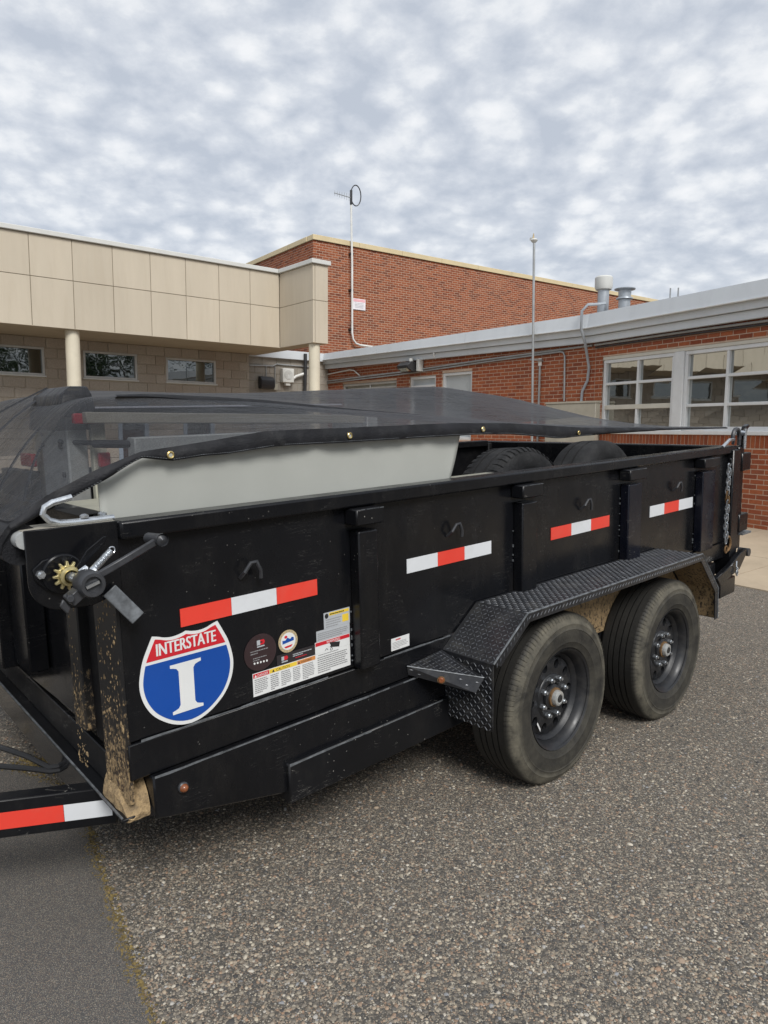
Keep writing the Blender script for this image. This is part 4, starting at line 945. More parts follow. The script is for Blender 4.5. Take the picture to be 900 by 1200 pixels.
m = MB(); m.box(1.429, 1.544, YN - .0026, YN - .0009, -.7375, -.681); g2 = tp('data_label', m, 'vingrey', smooth=0, label='upper grey data label with yellow print')
m = MB(); m.box(1.452, 1.540, YN - .0031, YN - .0027, -.694, -.684, 'vinyel'); m.box(1.510, 1.538, YN - .0031, YN - .0027, -.728, -.702, 'vinyel'); lines(m, 1.455, 1.536, -.6925, -.6855, 1, 'inkd', .6, YN - .0034); lines(m, 1.437, 1.505, -.735, -.702, 4, 'ink', .4, YN - .0029)
m.raw([(1.441 + .008 * math.cos(a), YN - .003, -.693 + .009 * math.sin(a)) for a in np.linspace(0, 6.28, 12, endpoint=False)], [tuple(range(12))], 'inkd'); tp('small_print', m, None, g2, smooth=0)
m = MB(); m.box(1.742, 1.837, YN - .0026, YN - .0009, -.895, -.848); g3 = tp('data_label', m, 'vinwhite', smooth=0, label='small white label low beside the first stake')
m = MB(); lines(m, 1.765, 1.815, -.860, -.852, 1, 'vinred', .8, YN - .0029); lines(m, 1.748, 1.830, -.890, -.862, 5, 'ink', .4, YN - .0029); tp('small_print', m, None, g3, smooth=0)
# round stickers
def rnd(cx, cz, rx, rz, y, mat, mb, n=28): mb.prism([(cx + rx * math.cos(a), cz + rz * math.sin(a)) for a in np.linspace(0, 2 * math.pi, n, endpoint=False)], y, y + .0008, 'xz', mat)
m = MB(); rnd(1.172, -.752, .060, .060, YN - .0024, 'vinmaroon', m); r1 = tp('round_sticker', m, None, smooth=0, label='round black sticker with a small red emblem')
m = MB(); m.box(1.160, 1.172, YN - .0030, YN - .0025, -.728, -.712, 'vingrey'); m.prism([(1.172, -.728), (1.186, -.728), (1.190, -.720), (1.186, -.712), (1.172, -.712), (1.172, -.717), (1.181, -.718), (1.181, -.722), (1.172, -.723)], YN - .0030, YN - .0025, 'xz', 'vinred'); m.box(1.160, 1.188, YN - .0030, YN - .0025, -.735, -.731, 'vingrey')
lines(m, 1.135, 1.207, -.756, -.740, 2, 'ink', .5, YN - .0027); lines(m, 1.143, 1.20, -.778, -.764, 2, 'ink', .5, YN - .0027)
for i in range(5): rnd(1.148 + i * .0115, -.784 - i * .0004, .0034, .0036, YN - .0031, 'vinwhite', m, 8)
tp('emblem', m, None, r1, smooth=0)
m = MB(); rnd(1.279, -.742, .038, .038, YN - .0026, 'gold', m); r2 = tp('round_sticker', m, None, smooth=0, label='round gold rimmed sticker with white middle')
m = MB(); rnd(1.279, -.742, .029, .029, YN - .0033, 'vinwhite', m); m.prism([(1.256, -.748), (1.301, -.743), (1.301, -.733), (1.293, -.730), (1.287, -.736), (1.276, -.729), (1.268, -.737), (1.256, -.736)], YN - .0038, YN - .0034, 'xz', 'vinblue'); rnd(1.270, -.726, .006, .005, YN - .0037, 'vinred', m, 10); m.prism([(1.262, -.758), (1.296, -.755), (1.290, -.762), (1.268, -.764)], YN - .0037, YN - .0034, 'xz', 'vinred')
for a in np.linspace(0, 6.28, 18, endpoint=False): rnd(1.279 + .0335 * math.cos(a), -.742 + .0335 * math.sin(a), .0018, .0018, YN - .0031, 'ink', m, 6)
tp('emblem', m, None, r2, smooth=0)
m = MB(); m.box(1.232, 1.385, YN - .0025, YN - .0009, -.8155, -.781); r3 = tp('black_sticker', m, 'vinblack', smooth=0)
m = MB(); m.box(1.250, 1.260, YN - .0031, YN - .0026, -.802, -.789, 'vingrey'); m.prism([(1.260, -.802), (1.272, -.802), (1.276, -.7955), (1.272, -.789), (1.260, -.789)], YN - .0031, YN - .0026, 'xz', 'vinred'); m.box(1.250, 1.274, YN - .0031, YN - .0026, -.809, -.805, 'vingrey'); lines(m, 1.295, 1.375, -.801, -.789, 2, 'vingrey', .6, YN - .0028); lines(m, 1.305, 1.370, -.808, -.803, 1, 'vinred', .6, YN - .0028); tp('emblem', m, None, r3, smooth=0)
# small round amber markers
def marker(x, y, z, r=.013):
    a = MB(); a.lathe([(r * 1.25, 0), (r * 1.25, -.006), (r, -.009)], (x, y, z), 'y', 16, 'handle'); o = tp('marker_light', a, None)
    b = MB(); b.lathe([(r, -.008), (r * .8, -.016), (r * .4, -.020), (.0001, -.021)], (x, y, z), 'y', 16); tp('lens', b, 'amber', o)
marker(.872, YN - .022, -1.083)

# ---- front corner: mud splashed post, cross member, tongue
m = MB(); m.box(.725, .738, YN + .002, YN + .165, -1.09, -.43); tp('corner_post', m, 'mudpost', smooth=0)
m = MB(); m.box(.752, .770, YN + .166, YN + .30, -.99, -.40); tp('corner_post', m, 'blackin', smooth=0)
m = MB(); m.box(.722, .770, YN + .301, YN + .395, -.97, -.43); tp('corner_post', m, 'mudpost', smooth=0, bevel=.004)
m = MB(); m.box(.70, .77, 2.62, 2.80, -.90, -.33); m.box(.66, .77, 2.803, 3.04, -.92, -.33); tp('front_post', m, 'black', bevel=.006)
m = MB(); m.box(.70, .77, 3.45, 3.75, -.95, -.33); tp('front_post', m, 'black', bevel=.006)
# cross member: three stacked steps, running slightly aft on the far side as in the photo
def skew(mb, k=.032): mb.v = [(x + k * (y - YN), y, z + .006 * (y - YN)) for x, y, z in mb.v]; return mb
m = MB(); m.prism([(.738, -1.122), (.752, -1.035), (.772, -1.035), (.772, -1.122)], YN + .10, YF); tp('cross_member', skew(m), 'blackworn', bevel=.003)
m = MB(); m.box(.700, .772, YN + .0, YF, -1.134, -1.124); tp('cross_member', skew(m), 'blackworn', bevel=.002)
m = MB(); m.box(.704, .772, YN + .245, YF, -1.245, -1.136); tp('cross_member', skew(m), 'blackgloss', smooth=0)
m = MB(); m.box(.699, .7045, YN + .01, YF, -1.1275, -1.1235); tp('worn_lit_edge', skew(m), 'edge', smooth=0)
# sand pocket at the corner
m = MB(); rows = []
for i in range(13):
    t = i / 12; row = []
    for j in range(9):
        u = j / 8; x = .712 + .070 * u; y = YN - .004 + .19 * t
        z = -1.132 + .012 * u + (.085 + .12 * u) * min(1, t * 1.15) ** .8 - .14 * max(0, t - .45) * (1 - u) + random.uniform(-.009, .009); row.append((x + random.uniform(-.003, .003), y + random.uniform(-.003, .003), z))
    rows.append(row)
m.grid(rows); m.grid([[(r[0], r[1] + .004, -1.14) for r in rows[0]], rows[0]]); m.grid([[(rr[0][0], rr[0][1], -1.14) for rr in rows], [rr[0] for rr in rows]])
sd_ = tp('packed_sand', m, 'sand', smooth=60); sb = sd_.modifiers.new('s', 'SUBSURF'); sb.levels = sb.render_levels = 1
# clods of dried mud on the post (real lumps)
m = MB()
for _ in range(420):
    z = -1.09 + .62 * random.random() ** 2.3; y = YN + .01 + .15 * random.random() if random.random() < .72 else YN + .305 + .085 * random.random(); x = .7245 if y < YN + .2 else .7215
    if z > -.55 and random.random() < .6: continue
    r = random.uniform(.0010, .0036) * (2.0 if random.random() < .08 else 1); e = random.uniform(1.0, 2.4); h = r * .7
    ring = [(x, y + r * math.cos(a), z + r * e * math.sin(a)) for a in np.linspace(0, 6.28, 6, endpoint=False)]
    m.raw(ring + [(x - h, y, z)], [(i, (i + 1) % 6, 6) for i in range(6)])
tp('mud_splatter', m, 'sand', smooth=80, kind='stuff')
# tongue beams
def beam(p, q, z0, z1, wd, name='tongue_beam', tapes=False):
    p, q = Vector(p), Vector(q); d = (q - p).normalized(); n_ = Vector((-d.y, d.x, 0))
    if n_.y < 0: n_ = -n_
    b = MB(); b.raw([(p.x, p.y, z0), (q.x, q.y, z0), (q.x, q.y, z1), (p.x, p.y, z1)] + [(v.x, v.y, zz_) for v, zz_ in ((p + n_ * wd, z0), (q + n_ * wd, z0), (q + n_ * wd, z1), (p + n_ * wd, z1))],
                    [(0, 1, 2, 3), (4, 5, 6, 7), (0, 1, 5, 4), (2, 3, 7, 6), (0, 3, 7, 4), (1, 2, 6, 5)])
    o = tp(name, b, 'blackworn', bevel=.004)
    if tapes:
        xs = [(0.012, .150, W_), (.151, .36, R_), (.361, .56, W_)]
        for a, e, c in xs:
            t = MB(); A, B_ = p + d * a - n_ * .0012, p + d * e - n_ * .0012
            t.raw([(A.x, A.y, z0 + .030), (B_.x, B_.y, z0 + .030), (B_.x, B_.y, z0 + .084), (A.x, A.y, z0 + .084)], [(0, 1, 2, 3)])
            tp('strip_segment', t, c, o, smooth=0)
beam((.760, 2.072, 0), (-.75, 2.98, 0), -1.252, -1.13, .055, tapes=True)
beam((.755, 3.72, 0), (-.75, 3.04, 0), -1.252, -1.13, -.055)
m = MB(); m.tube([(.80, 2.42, -1.19), (.70, 2.50, -1.205), (.66, 2.60, -1.185), (.60, 2.74, -1.175), (.50, 3.0, -1.20), (.2, 3.1, -1.22)], .010, 8); solo('cable_hose', m, 'hose', 'black hydraulic hose looping out below the trailer front, upper one', 'hose', FTR, 'hoses under the trailer front')
m = MB(); m.tube([(.80, 2.43, -1.21), (.70, 2.49, -1.215), (.645, 2.57, -1.213), (.56, 2.68, -1.212), (.40, 2.85, -1.21), (.1, 3.0, -1.22)], .010, 8); solo('cable_hose', m, 'hose', 'black hydraulic hose lying straighter below the trailer front, lower one', 'hose', FTR, 'hoses under the trailer front')

# ---- tarp winder at the front corner
pl = [(.742, -.276), (.510, -.274)] + [(.510, -.40)] + arc((.592, -.405), .082, 180, 262, 8, '2d') + [(.66, -.492), (.742, -.47)]
m = MB(); m.prism(pl, YN - .012, YN - .004); wp = tp('winder_plate', m, 'black', bevel=.002)
m = MB(); m.box(.512, .742, YN - .003, YN + .10, -.283, -.277); tp('corner_shelf', m, 'taupe', wp, smooth=0)
m = MB(); m.box(.705, .775, YN + .17, YN + .36, -.2765, -.2745); tp('pocket_shade', m, 'inner', wp, smooth=0)  # thin dark sheet painting the shade of the pocket opening
m = MB(); m.cyl((.515, YN + .0, -.30), (.515, YN + .10, -.30), .022, n=14); tp('roller_end', m, 'galv', wp)
m = MB(); m.lathe([(.052, -.0), (.052, -.012), (.047, -.016), (.0001, -.016)], (.590, YN - .012, -.392), 'y', 28)
m.prism([(.520, -.372), (.545, -.352), (.60, -.342), (.64, -.39), (.60, -.44), (.55, -.43), (.525, -.40)], YN - .020, YN - .0125); tp('bearing_flange', m, 'black', wp, bevel=.002)
m = MB(); m.cyl((.536, YN - .032, -.385), (.536, YN - .02, -.385), .011, n=6); m.cyl((.536, YN - .040, -.385), (.536, YN - .032, -.385), .0065, n=10); tp('flange_bolt', m, 'zinc', wp)
sp_c = (.592, -.392); pts = []
for i in range(12):
    for da, rr in ((-9, .026), (-4, .0365), (4, .0365), (9, .026)):
        a = math.radians(i * 30 + da); pts.append((sp_c[0] + rr * math.cos(a), sp_c[1] + rr * math.sin(a)))
m = MB(); m.prism(pts, YN - .056, YN - .046); sprk = tp('sprocket', m, 'yzinc', wp, bevel=.001)
m = MB(); m.lathe([(.024, 0), (.024, -.014), (.017, -.016), (.017, -.022)], (sp_c[0], YN - .055, sp_c[1]), 'y', 20); tp('sprocket_hub', m, 'yzinc', sprk)
m = MB(); m.cyl((sp_c[0], YN - .06, sp_c[1]), (sp_c[0] + .01, YN - .13, sp_c[1] - .006), .0125, n=16); tp('shaft', m, 'zinc', wp)
rc = Vector((.612, YN - .135, -.402))
m = MB(); m.lathe([(.0001, .03), (.030, .03), (.033, .02), (.033, -.022), (.029, -.030), (.021, -.030), (.019, -.020), (.0001, -.018)], rc, 'y', 24); rb = tp('ratchet_body', m, 'handle', wp)
m = MB(); m.obox(rc + Vector((.0, -.024, 0)), (.016, 0, .005), (0, .003, 0), (-.0012, 0, .0035)); tp('ratchet_key', m, 'zinc', rb)
m = MB(); m.obox(rc + Vector((-.034, .01, -.028)), (.014, 0, .010), (0, .018, 0), (-.008, 0, .011)); m.cyl(rc + Vector((-.052, -.02, -.026)), rc + Vector((-.040, .02, -.026)), .010, n=6); m.obox(rc + Vector((-.060, .0, -.047)), (.004, 0, .008), (0, .004, 0), (-.008, 0, .012)); tp('pawl_bolt', m, 'handle', rb, bevel=.002)
h0 = rc + Vector((.022, -.005, .016)); h1 = Vector((.795, YN - .135, -.322))
m = MB(); dd = (h1 - h0); m.obox((h0 + h1) / 2, dd * .5, (0, .006, 0), Vector((-dd.z, 0, dd.x)).normalized() * .0095); tp('crank_lever', m, 'handle', rb, bevel=.003)
m = MB(); m.cyl(h1 + Vector((.004, -.012, .003)), h1 + Vector((.0, .055, 0)), .015, n=16); m.lathe([(.017, -.02), (.017, -.012), (.0001, -.022)], h1 + Vector((.004, 0, .003)), 'y', 14); tp('crank_knob', m, 'handle', rb)
# spring
s0 = Vector((.635, YN - .10, -.380)); s1 = Vector((.700, YN - .085, -.333)); ax = (s1 - s0); L = ax.length; ax.normalize(); u_ = ax.cross(Vector((0, 1, 0))).normalized(); q_ = ax.cross(u_)
m = MB(); m.tube([s0 + ax * L * (i / 168) * .86 + (u_ * math.cos(i * .75) + q_ * math.sin(i * .75)) * .0085 for i in range(169)], .0017, 5); m.tube([s0 + ax * L * .86 + (ax * math.sin(a) * .011 + u_ * (math.cos(a) * .009)) for a in np.linspace(0, 4.4, 10)], .0018, 5); tp('return_spring', m, 'zinc', wp)
m = MB(); m.cyl(s0 + Vector((-.012, -.004, -.012)), s0 + Vector((.006, -.004, .004)), .011, n=8); m.cyl(s0 + Vector((-.03, 0, 0)), s0 + Vector((-.012, 0, .010)), .008, n=8); tp('spring_anchor', m, 'zinc', wp)
m = MB(); m.prism([(.618, -.385), (.626, -.378), (.690, -.318), (.692, -.305), (.683, -.306), (.640, -.335), (.612, -.372)], YN - .06, YN - .052); tp('pawl_lever', m, 'black', wp, bevel=.0015)
m = MB(); p_, q2 = Vector((.700, YN - .03, -.455)), Vector((.762, YN - .055, -.540)); d_ = (q2 - p_); n_ = Vector((-d_.z, 0, d_.x)).normalized() * .021; m.obox((p_ + q2) / 2, d_ * .5, (0, .0025, 0), n_); tp('flat_bar', m, 'edge', wp, bevel=.003, seg=2, label='short flat grey bar hanging below the crank')
# J hook on the corner
m = MB(); m.tube([(.745, YN + .018, -.270), (.69, YN + .018, -.270), (.64, YN + .018, -.270), (.605, YN + .018, -.268), (.580, YN + .018, -.258), (.566, YN + .018, -.240), (.572, YN + .018, -.224), (.592, YN + .018, -.214), (.640, YN + .018, -.205)], .0085, 10); jh = tp('tie_hook', m, 'zinc')
m = MB(); m.lathe([(.012, 0), (.012, .006), (.006, .010), (.0001, .011)], (.668, YN + .018, -.262), 'z', 10); m.lathe([(.012, 0), (.012, .006), (.006, .010), (.0001, .011)], (.728, YN + .05, -.265), 'z', 10); tp('hook_clamp', m, 'zinc', jh)

# ---- fender of tread plate
YO = 1.600                                                       # outer edge of the fender
prof = [(2.015, -1.225), (2.018, -.955), (2.232, -.802), (3.830, -.812), (4.060, -1.045), (4.070, -1.225)]
inn = [(2.021, -1.225), (2.024, -.958), (2.235, -.808), (3.827, -.818), (4.054, -1.047), (4.064, -1.225)]
m = MB()
for i in range(5):
    a, b, c, d2 = prof[i], prof[i + 1], inn[i + 1], inn[i]
    m.raw([(a[0], YO, a[1] + (.03 if i == 0 else 0)), (b[0], YO, b[1]), (b[0], YN - .007, b[1]), (a[0], YN - .007, a[1] + (0 if i else .02)), (d2[0], YO, d2[1]), (c[0], YO, c[1]), (c[0], YN - .007, c[1]), (d2[0], YN - .007, d2[1])],
          [(0, 1, 2, 3), (7, 6, 5, 4), (0, 4, 5, 1), (3, 2, 6, 7)] + ([(0, 3, 7, 4)] if i == 0 else []) + ([(1, 5, 6, 2)] if i == 4 else []))
fd = tp('fender', m, 'tread', smooth=0)
lipm = MB(); lp = [(x, z) for x, z in prof]; lo = [(2.060, -1.19), (2.062, -.972), (2.247, -.838), (3.815, -.848), (4.022, -1.06), (4.030, -1.225)]
for i in range(1, 5):
    a, b, c, d2 = lp[i], lp[i + 1], lo[i + 1], lo[i]; lipm.raw([(a[0], YO - .004, a[1] + .003), (b[0], YO - .004, b[1] + .003), (c[0], YO - .004, c[1]), (d2[0], YO - .004, d2[1]), (a[0], YO, a[1] + .003), (b[0], YO, b[1] + .003), (c[0], YO, c[1]), (d2[0], YO, d2[1])], [(0, 1, 2, 3), (4, 7, 6, 5), (0, 4, 5, 1), (2, 6, 7, 3)])
tp('fender_lip', lipm, 'tread', fd, smooth=0)
m = MB(); m.tube([(x, YO - .003, z + .002) for x, z in lp[1:]], .0042, 6); tp('lip_edge', m, 'edge', fd)
# raised tread bars, alternating directions
bars = MB()
def bar(o, u, v, n_, L=.0100, wd=.0028, h=.0022):
    a, b = o - u * L, o + u * L; bars.raw([a, o - v * wd, b, o + v * wd, o + n_ * h - u * L * .5, o + n_ * h + u * L * .5], [(0, 1, 4), (1, 5, 4), (1, 2, 5), (2, 3, 5), (3, 4, 5), (3, 0, 4)])
Yv = Vector((0, 1, 0)); pitch = .0185
for i in range(5):
    A, B_ = Vector((prof[i][0], 0, prof[i][1])), Vector((prof[i + 1][0], 0, prof[i + 1][1])); ln = (B_ - A).length; t = (B_ - A) / ln; nn_ = Vector((-t.z, 0, t.x))
    if i == 0: nn_ = Vector((-1, 0, 0))
    if i == 4: nn_ = Vector((1, 0, 0))
    for a in range(int(ln / pitch)):
        for c in range(int((YN - .01 - YO) / pitch)):
            s = (a + .5) * pitch; y = YO + .012 + c * pitch; sgn = 1 if (a + c) % 2 else -1; o = A + t * s + Yv * y + nn_ * .0004
            uu = (t + Yv * sgn).normalized(); vv = (t - Yv * sgn).normalized(); bar(o, uu, vv, nn_)
    if 1 <= i:
        for a in range(int(ln / .026)):
            o = A + t * (a + .5) * .026 + Vector((0, YO - .0045, 0)) + Vector((t.z, 0, -t.x)) * .017; w1 = (t + Vector((t.z, 0, -t.x)) * -1).normalized(); w2 = w1.cross(Vector((0, -1, 0))); bar(o, w1, w2, Vector((0, -1, 0)), .011, .003, .002)
# step gusset ahead of the fender
gz = -.975; tri = [(1.80, YN - .03), (2.012, YN - .03), (2.014, 1.645)]
gtop = [(1.815, YN - .010, -.970), (2.012, YN - .008, -.955), (2.016, 1.640, -1.015)]
lowr = [(1.820, YN - .010, -1.006), (2.012, YN - .008, -1.006), (1.978, 1.650, -1.068)]
m = MB(); m.raw(gtop + lowr, [(0, 1, 2), (5, 4, 3), (0, 2, 5, 3), (1, 4, 5, 2), (0, 3, 4, 1)]); gs = tp('fender_step', m, 'tread', smooth=0)
GA, GB, GC = map(Vector, gtop); gn = (GB - GA).cross(GC - GA).normalized(); gn = gn if gn.z > 0 else -gn
gu = (GC - GA).normalized(); gv = gn.cross(gu)
for a in range(12):
    for c in range(12):
        s, tt = (a + .5) / 12, (c + .5) / 12
        if s + tt < .97: o = GA.lerp(GB, s) + (GC - GA) * tt; k = 1 if (a + c) % 2 else -1; bar(o, (gu + gv * k).normalized(), (gu - gv * k).normalized(), gn, .010)
fa, fc = Vector(gtop[0]), Vector(gtop[2]); la, lc = Vector(lowr[0]), Vector(lowr[2]); fn = (fc - fa).cross(la - fa).normalized(); fn = fn if fn.y < 0 else -fn
for a in range(9):
    o = fa.lerp(fc, (a + .5) / 9).lerp(la.lerp(lc, (a + .5) / 9), .35 + .3 * (a % 2)); bar(o + fn * .0004, (fc - fa).normalized(), (la - fa).normalized(), fn, .011, .003)
tp('tread_bars', bars, 'treadbar', fd, smooth=0, kind='stuff')
m = MB(); e0, e1 = Vector(gtop[0]), Vector(gtop[2]); m.tube([e0 + fn * .001, e1 + fn * .001], .0026, 5); tp('step_edge', m, 'edge', gs)
mc = fa.lerp(lc, .5) + fn * .002
a_ = MB(); a_.cyl(mc, mc + fn * .004, .015, n=16); o_ = part('marker_light', a_, 'rust', gs, FTR)
b_ = MB(); b_.cyl(mc + fn * .004, mc + fn * .010, .012, .008, n=16); part('lens', b_, 'amber', o_, FTR)
# mud caked inside the wheel box
m = MB(); m.prism([(2.03, -1.14), (2.03, -.975), (2.245, -.825), (3.82, -.835), (4.045, -1.06), (4.05, -1.14)], YN - .050, YN - .044); tp('fender_liner', m, 'mudliner', smooth=0)
m = MB(); m.raw([(2.240, YO + .012, -.8125), (3.822, YO + .012, -.8225), (3.822, YN - .055, -.8225), (2.240, YN - .055, -.8125)], [(0, 1, 2, 3)]); m.raw([(3.822, YO + .012, -.8225), (4.046, YO + .012, -1.050), (4.046, YN - .055, -1.050), (3.822, YN - .055, -.8225)], [(0, 1, 2, 3)]); m.raw([(4.046, YO + .012, -1.05), (4.056, YO + .012, -1.22), (4.056, YN - .055, -1.22), (4.046, YN - .055, -1.05)], [(0, 1, 2, 3)])
tp('fender_liner', m, 'mudliner', smooth=0)
m = MB(); m.box(2.75, 3.12, YN - .075, YN - .052, -1.10, -.93); tp('spring_hanger', m, 'mudliner', smooth=0, bevel=.01)

# ---- wheels
R = .376
def build_wheel(cx, cy, out, first):
    """out = -1: outer face towards the viewer"""
    cz = wz(cx, .356); fr = FTR @ Matrix.Translation((cx, cy, cz)) @ (I4 if out < 0 else Matrix.Rotation(math.pi, 4, 'Z'))
    m = MB()
    m.lathe([(.213, -.100), (.221, -.106), (.222, -.100), (.206, -.092), (.199, -.075), (.193, -.062), (.190, -.045), (.190, -.058), (.184, -.052), (.177, -.044), (.172, -.034), (.174, -.02), (.20, .09), (.222, .10)], (0, 0, 0), 'y', 48)
    # disc with hand holes
    nh = 10; ro, ri, rh = .172, .098, .0185; vs = []; fs = []
    for h in range(nh):
        a0 = 2 * math.pi * h / nh; K = 16; o = len(vs); cr = .140
        for q in range(K):
            t = 2 * math.pi * q / K; hx, hz = cr + rh * 1.12 * math.cos(t), rh * 1.0 * math.sin(t)
            vs.append((hx * math.cos(a0) - hz * math.sin(a0), -.046, hx * math.sin(a0) + hz * math.cos(a0)))
        for q in range(K):
            t = 2 * math.pi * q / K; mx_ = max(abs(math.cos(t)), abs(math.sin(t))); ur, ut = math.cos(t) / mx_, math.sin(t) / mx_
            rr = (ro + ri) / 2 + ur * (ro - ri) / 2; aa = a0 + ut * math.pi / nh; vs.append((rr * math.cos(aa), (-.038 if rr > .15 else -.048), rr * math.sin(aa)))
        for q in range(K):
            t = 2 * math.pi * q / K; hx, hz = cr + rh * 1.08 * math.cos(t), rh * .96 * math.sin(t); vs.append((hx * math.cos(a0) - hz * math.sin(a0), -.030, hx * math.sin(a0) + hz * math.cos(a0)))
        for q in range(K):
            q3 = (q + 1) % K; fs.append((o + q, o + q3, o + K + q3, o + K + q)); fs.append((o + q, o + 2 * K + q, o + 2 * K + q3, o + q3))
    m.raw(vs, fs)
    m.lathe([(.099, -.048), (.094, -.054), (.072, -.056), (.060, -.052)], (0, 0, 0), 'y', 40)
    wh = part('wheel', m, 'rim', tr, fr, smooth=50)
    t = MB(); half_ = [(.213, -.088), (.226, -.106), (.248, -.1135), (.252, -.1165), (.256, -.1160), (.270, -.1175), (.288, -.1195), (.304, -.1190), (.307, -.1212), (.311, -.1185), (.322, -.1165), (.330, -.1185), (.336, -.1150), (.352, -.1060), (.364, -.0980), (.371, -.0900), (.3735, -.082)]
    tread = []
    for ya, yb in ((-.082, -.050), (-.042, -.020), (-.013, .013), (.020, .042), (.050, .082)): tread += [(.3745 if abs(ya) < .06 else .374, ya), (.3755 if abs(yb) < .06 else .3745, yb), (.366, yb + .0005), (.366, yb + .007)]
    tread = tread[:-2]
    t.lathe(half_ + tread + [(r, -y) for r, y in reversed(half_)], (0, 0, 0), 'y', 96)
    ty = part('tyre', t, 'tyre', wh, fr, smooth=28)
    sb_ = MB()
    for i in range(110):                                        # shoulder ribs and sidewall nibs
        a = 2 * math.pi * i / 110; ca, sa = math.cos(a), math.sin(a); da = .0135
        pts_ = []
        for r, y in ((.3755, -.080), (.3725, -.0915), (.3640, -.1005), (.3500, -.1090)):
            for s_ in (-1, 1): aa = a + s_ * da * .72; pts_.append((r * math.cos(aa) * 1.0015, y - .0012, r * math.sin(aa) * 1.0015))
        sb_.raw(pts_, [(0, 1, 3, 2), (2, 3, 5, 4), (4, 5, 7, 6)])
    part('shoulder_ribs', sb_, 'tyre', wh, fr, smooth=0, kind='stuff')
    b = MB(); b.lathe([(.0001, .03), (.168, .03), (.168, .06)], (0, 0, 0), 'y', 28); part('brake_drum', b, 'inner', wh, fr)
    hb = MB(); hb.lathe([(.056, -.050), (.054, -.060), (.047, -.062), (.045, -.064), (.041, -.066)], (0, 0, 0), 'y', 28); part('hub', hb, 'rim', wh, fr)
    hr = MB(); hr.lathe([(.0405, -.060), (.042, -.064), (.042, -.074), (.035, -.076)], (0, 0, 0), 'y', 28); part('hub_ring', hr, 'rust', wh, fr)
    hc = MB(); hc.lathe([(.034, -.074), (.034, -.086), (.031, -.094), (.021, -.097), (.017, -.095)], (0, 0, 0), 'y', 28, 'hubcap'); hc.lathe([(.017, -.0945), (.016, -.098), (.006, -.099), (.0001, -.0975)], (0, 0, 0), 'y', 20, 'inkd'); part('hub_cap', hc, None, wh, fr)
    for i in range(8):
        a = 2 * math.pi * (i + .35) / 8; n_ = MB(); c = (.083 * math.cos(a), 0, .083 * math.sin(a)); n_.cyl((c[0], -.054, c[2]), (c[0], -.072, c[2]), .0115, n=6); n_.cyl((c[0], -.072, c[2]), (c[0], -.081, c[2]), .0065, n=10); part('lug_nut', n_, 'zinc', wh, fr)
    if out < 0:
        a = -2.25 if first else 2.05; n_ = MB(); n_.obox((.146 * math.cos(a), -.052, .146 * math.sin(a)), (.006, .004, .003), (0, .0015, 0), (-.010, 0, .017)); part('paper_tag', n_, 'whitetag', wh, fr)
    return wh
YW = 1.722
for i, cx in enumerate((2.512, 3.527)):
    build_wheel(cx, YW, -1, i == 0)
    ax_ = MB(); z_ = wz(cx, .36); ax_.cyl((cx, YW + .05, z_), (cx, YF + .05, z_), .045, n=14); tp('axle', ax_, 'blackin')
    build_wheel(cx, YF + .13, 1, False)

# ------------------------------------------------------------------ load and tarp
# rack inside the box
rk = thing('steel_rack', 'grey galvanised steel rack with rusty post standing in the trailer under the tarp', 'rack', FTR, (1.4, 2.7, -.92))
def rp(name, mb, mat, parent=None, **kw): return part(name, mb, mat, parent or rk, FTR, **kw)
m = MB(); m.box(.865, .935, 2.54, 2.81, -.92, .03); p2_ = rp('rack_post', m, 'galv', bevel=.006)
m = MB(); m.box(.85, .94, 2.53, 2.825, .0, .055); rp('post_cap', m, 'handle', p2_, bevel=.01)
for y, z, r in ((2.60, -.10, .012), (2.585, -.20, .010), (2.79, -.06, .008), (2.785, -.10, .008)):
    a = MB(); a.cyl((.868, y, z), (.858, y, z), r, n=12); rp('bolt', a, 'darkbox', p2_)
m = MB(); m.box(.89, .93, 2.815, 2.97, -.92, -.03); rp('rack_post', m, 'galvrust', bevel=.004, label='rust streaked post at the far side')
m = MB(); m.box(.936, .985, 2.50, 2.53, -.92, .0); rp('rack_post', m, 'cream_steel', bevel=.004)
m = MB(); m.box(2.25, 2.32, 2.54, 2.81, -.92, .0); rp('rack_post', m, 'galv', bevel=.004)
m = MB(); m.box(1.00, 2.25, 2.30, 2.36, -.152, -.072); rp('rack_beam', m, 'galv', bevel=.004)
m = MB(); m.cyl((.86, 2.60, -.085), (1.0, 2.34, -.095), .009, n=8); m.cyl((.93, 2.47, -.093), (1.02, 2.325, -.095), .014, n=8); rp('tie_rod', m, 'handle')
m = MB(); m.box(.90, 2.15, 2.44, 2.48, -.022, .016); m.v = [(x, y, z - .028 * (x - .9)) for x, y, z in m.v]; rp('rack_beam', m, 'taupe', bevel=.003)
m = MB(); m.box(.95, 2.25, 2.95, 3.0, -.02, .03); rp('rack_beam', m, 'taupe', bevel=.003)
m = MB(); n = 60
prf = [(2.66 + .34 * i / n, .030 + (.006 if i % 2 else 0)) for i in range(n + 1)]
m.grid([[(x, y, z) for y, z in prf] for x in (.92, 2.2)]); rp('ribbed_sheet', m, 'ribbed', smooth=0)
m = MB(); m.box(.872, .985, 2.475, 2.50, -.024, .012); rp('red_bracket', m, 'redlens', bevel=.004)
m = MB(); m.box(.945, .985, 2.47, 2.49, -.175, -.125); rp('red_reflector', m, 'redlens', bevel=.004)
m = MB(); m.box(.84, .86, 2.86, 3.0, -.185, -.135); rp('red_reflector', m, 'redlens', bevel=.004)
m = MB(); m.box(.82, .86, 2.84, 3.2, -.36, -.20); rp('dark_plate', m, 'darkbox', bevel=.004)
m = MB(); m.box(.80, .98, 2.05, 2.50, -.30, -.285); rp('rack_foot', m, 'cream_steel', bevel=.004)
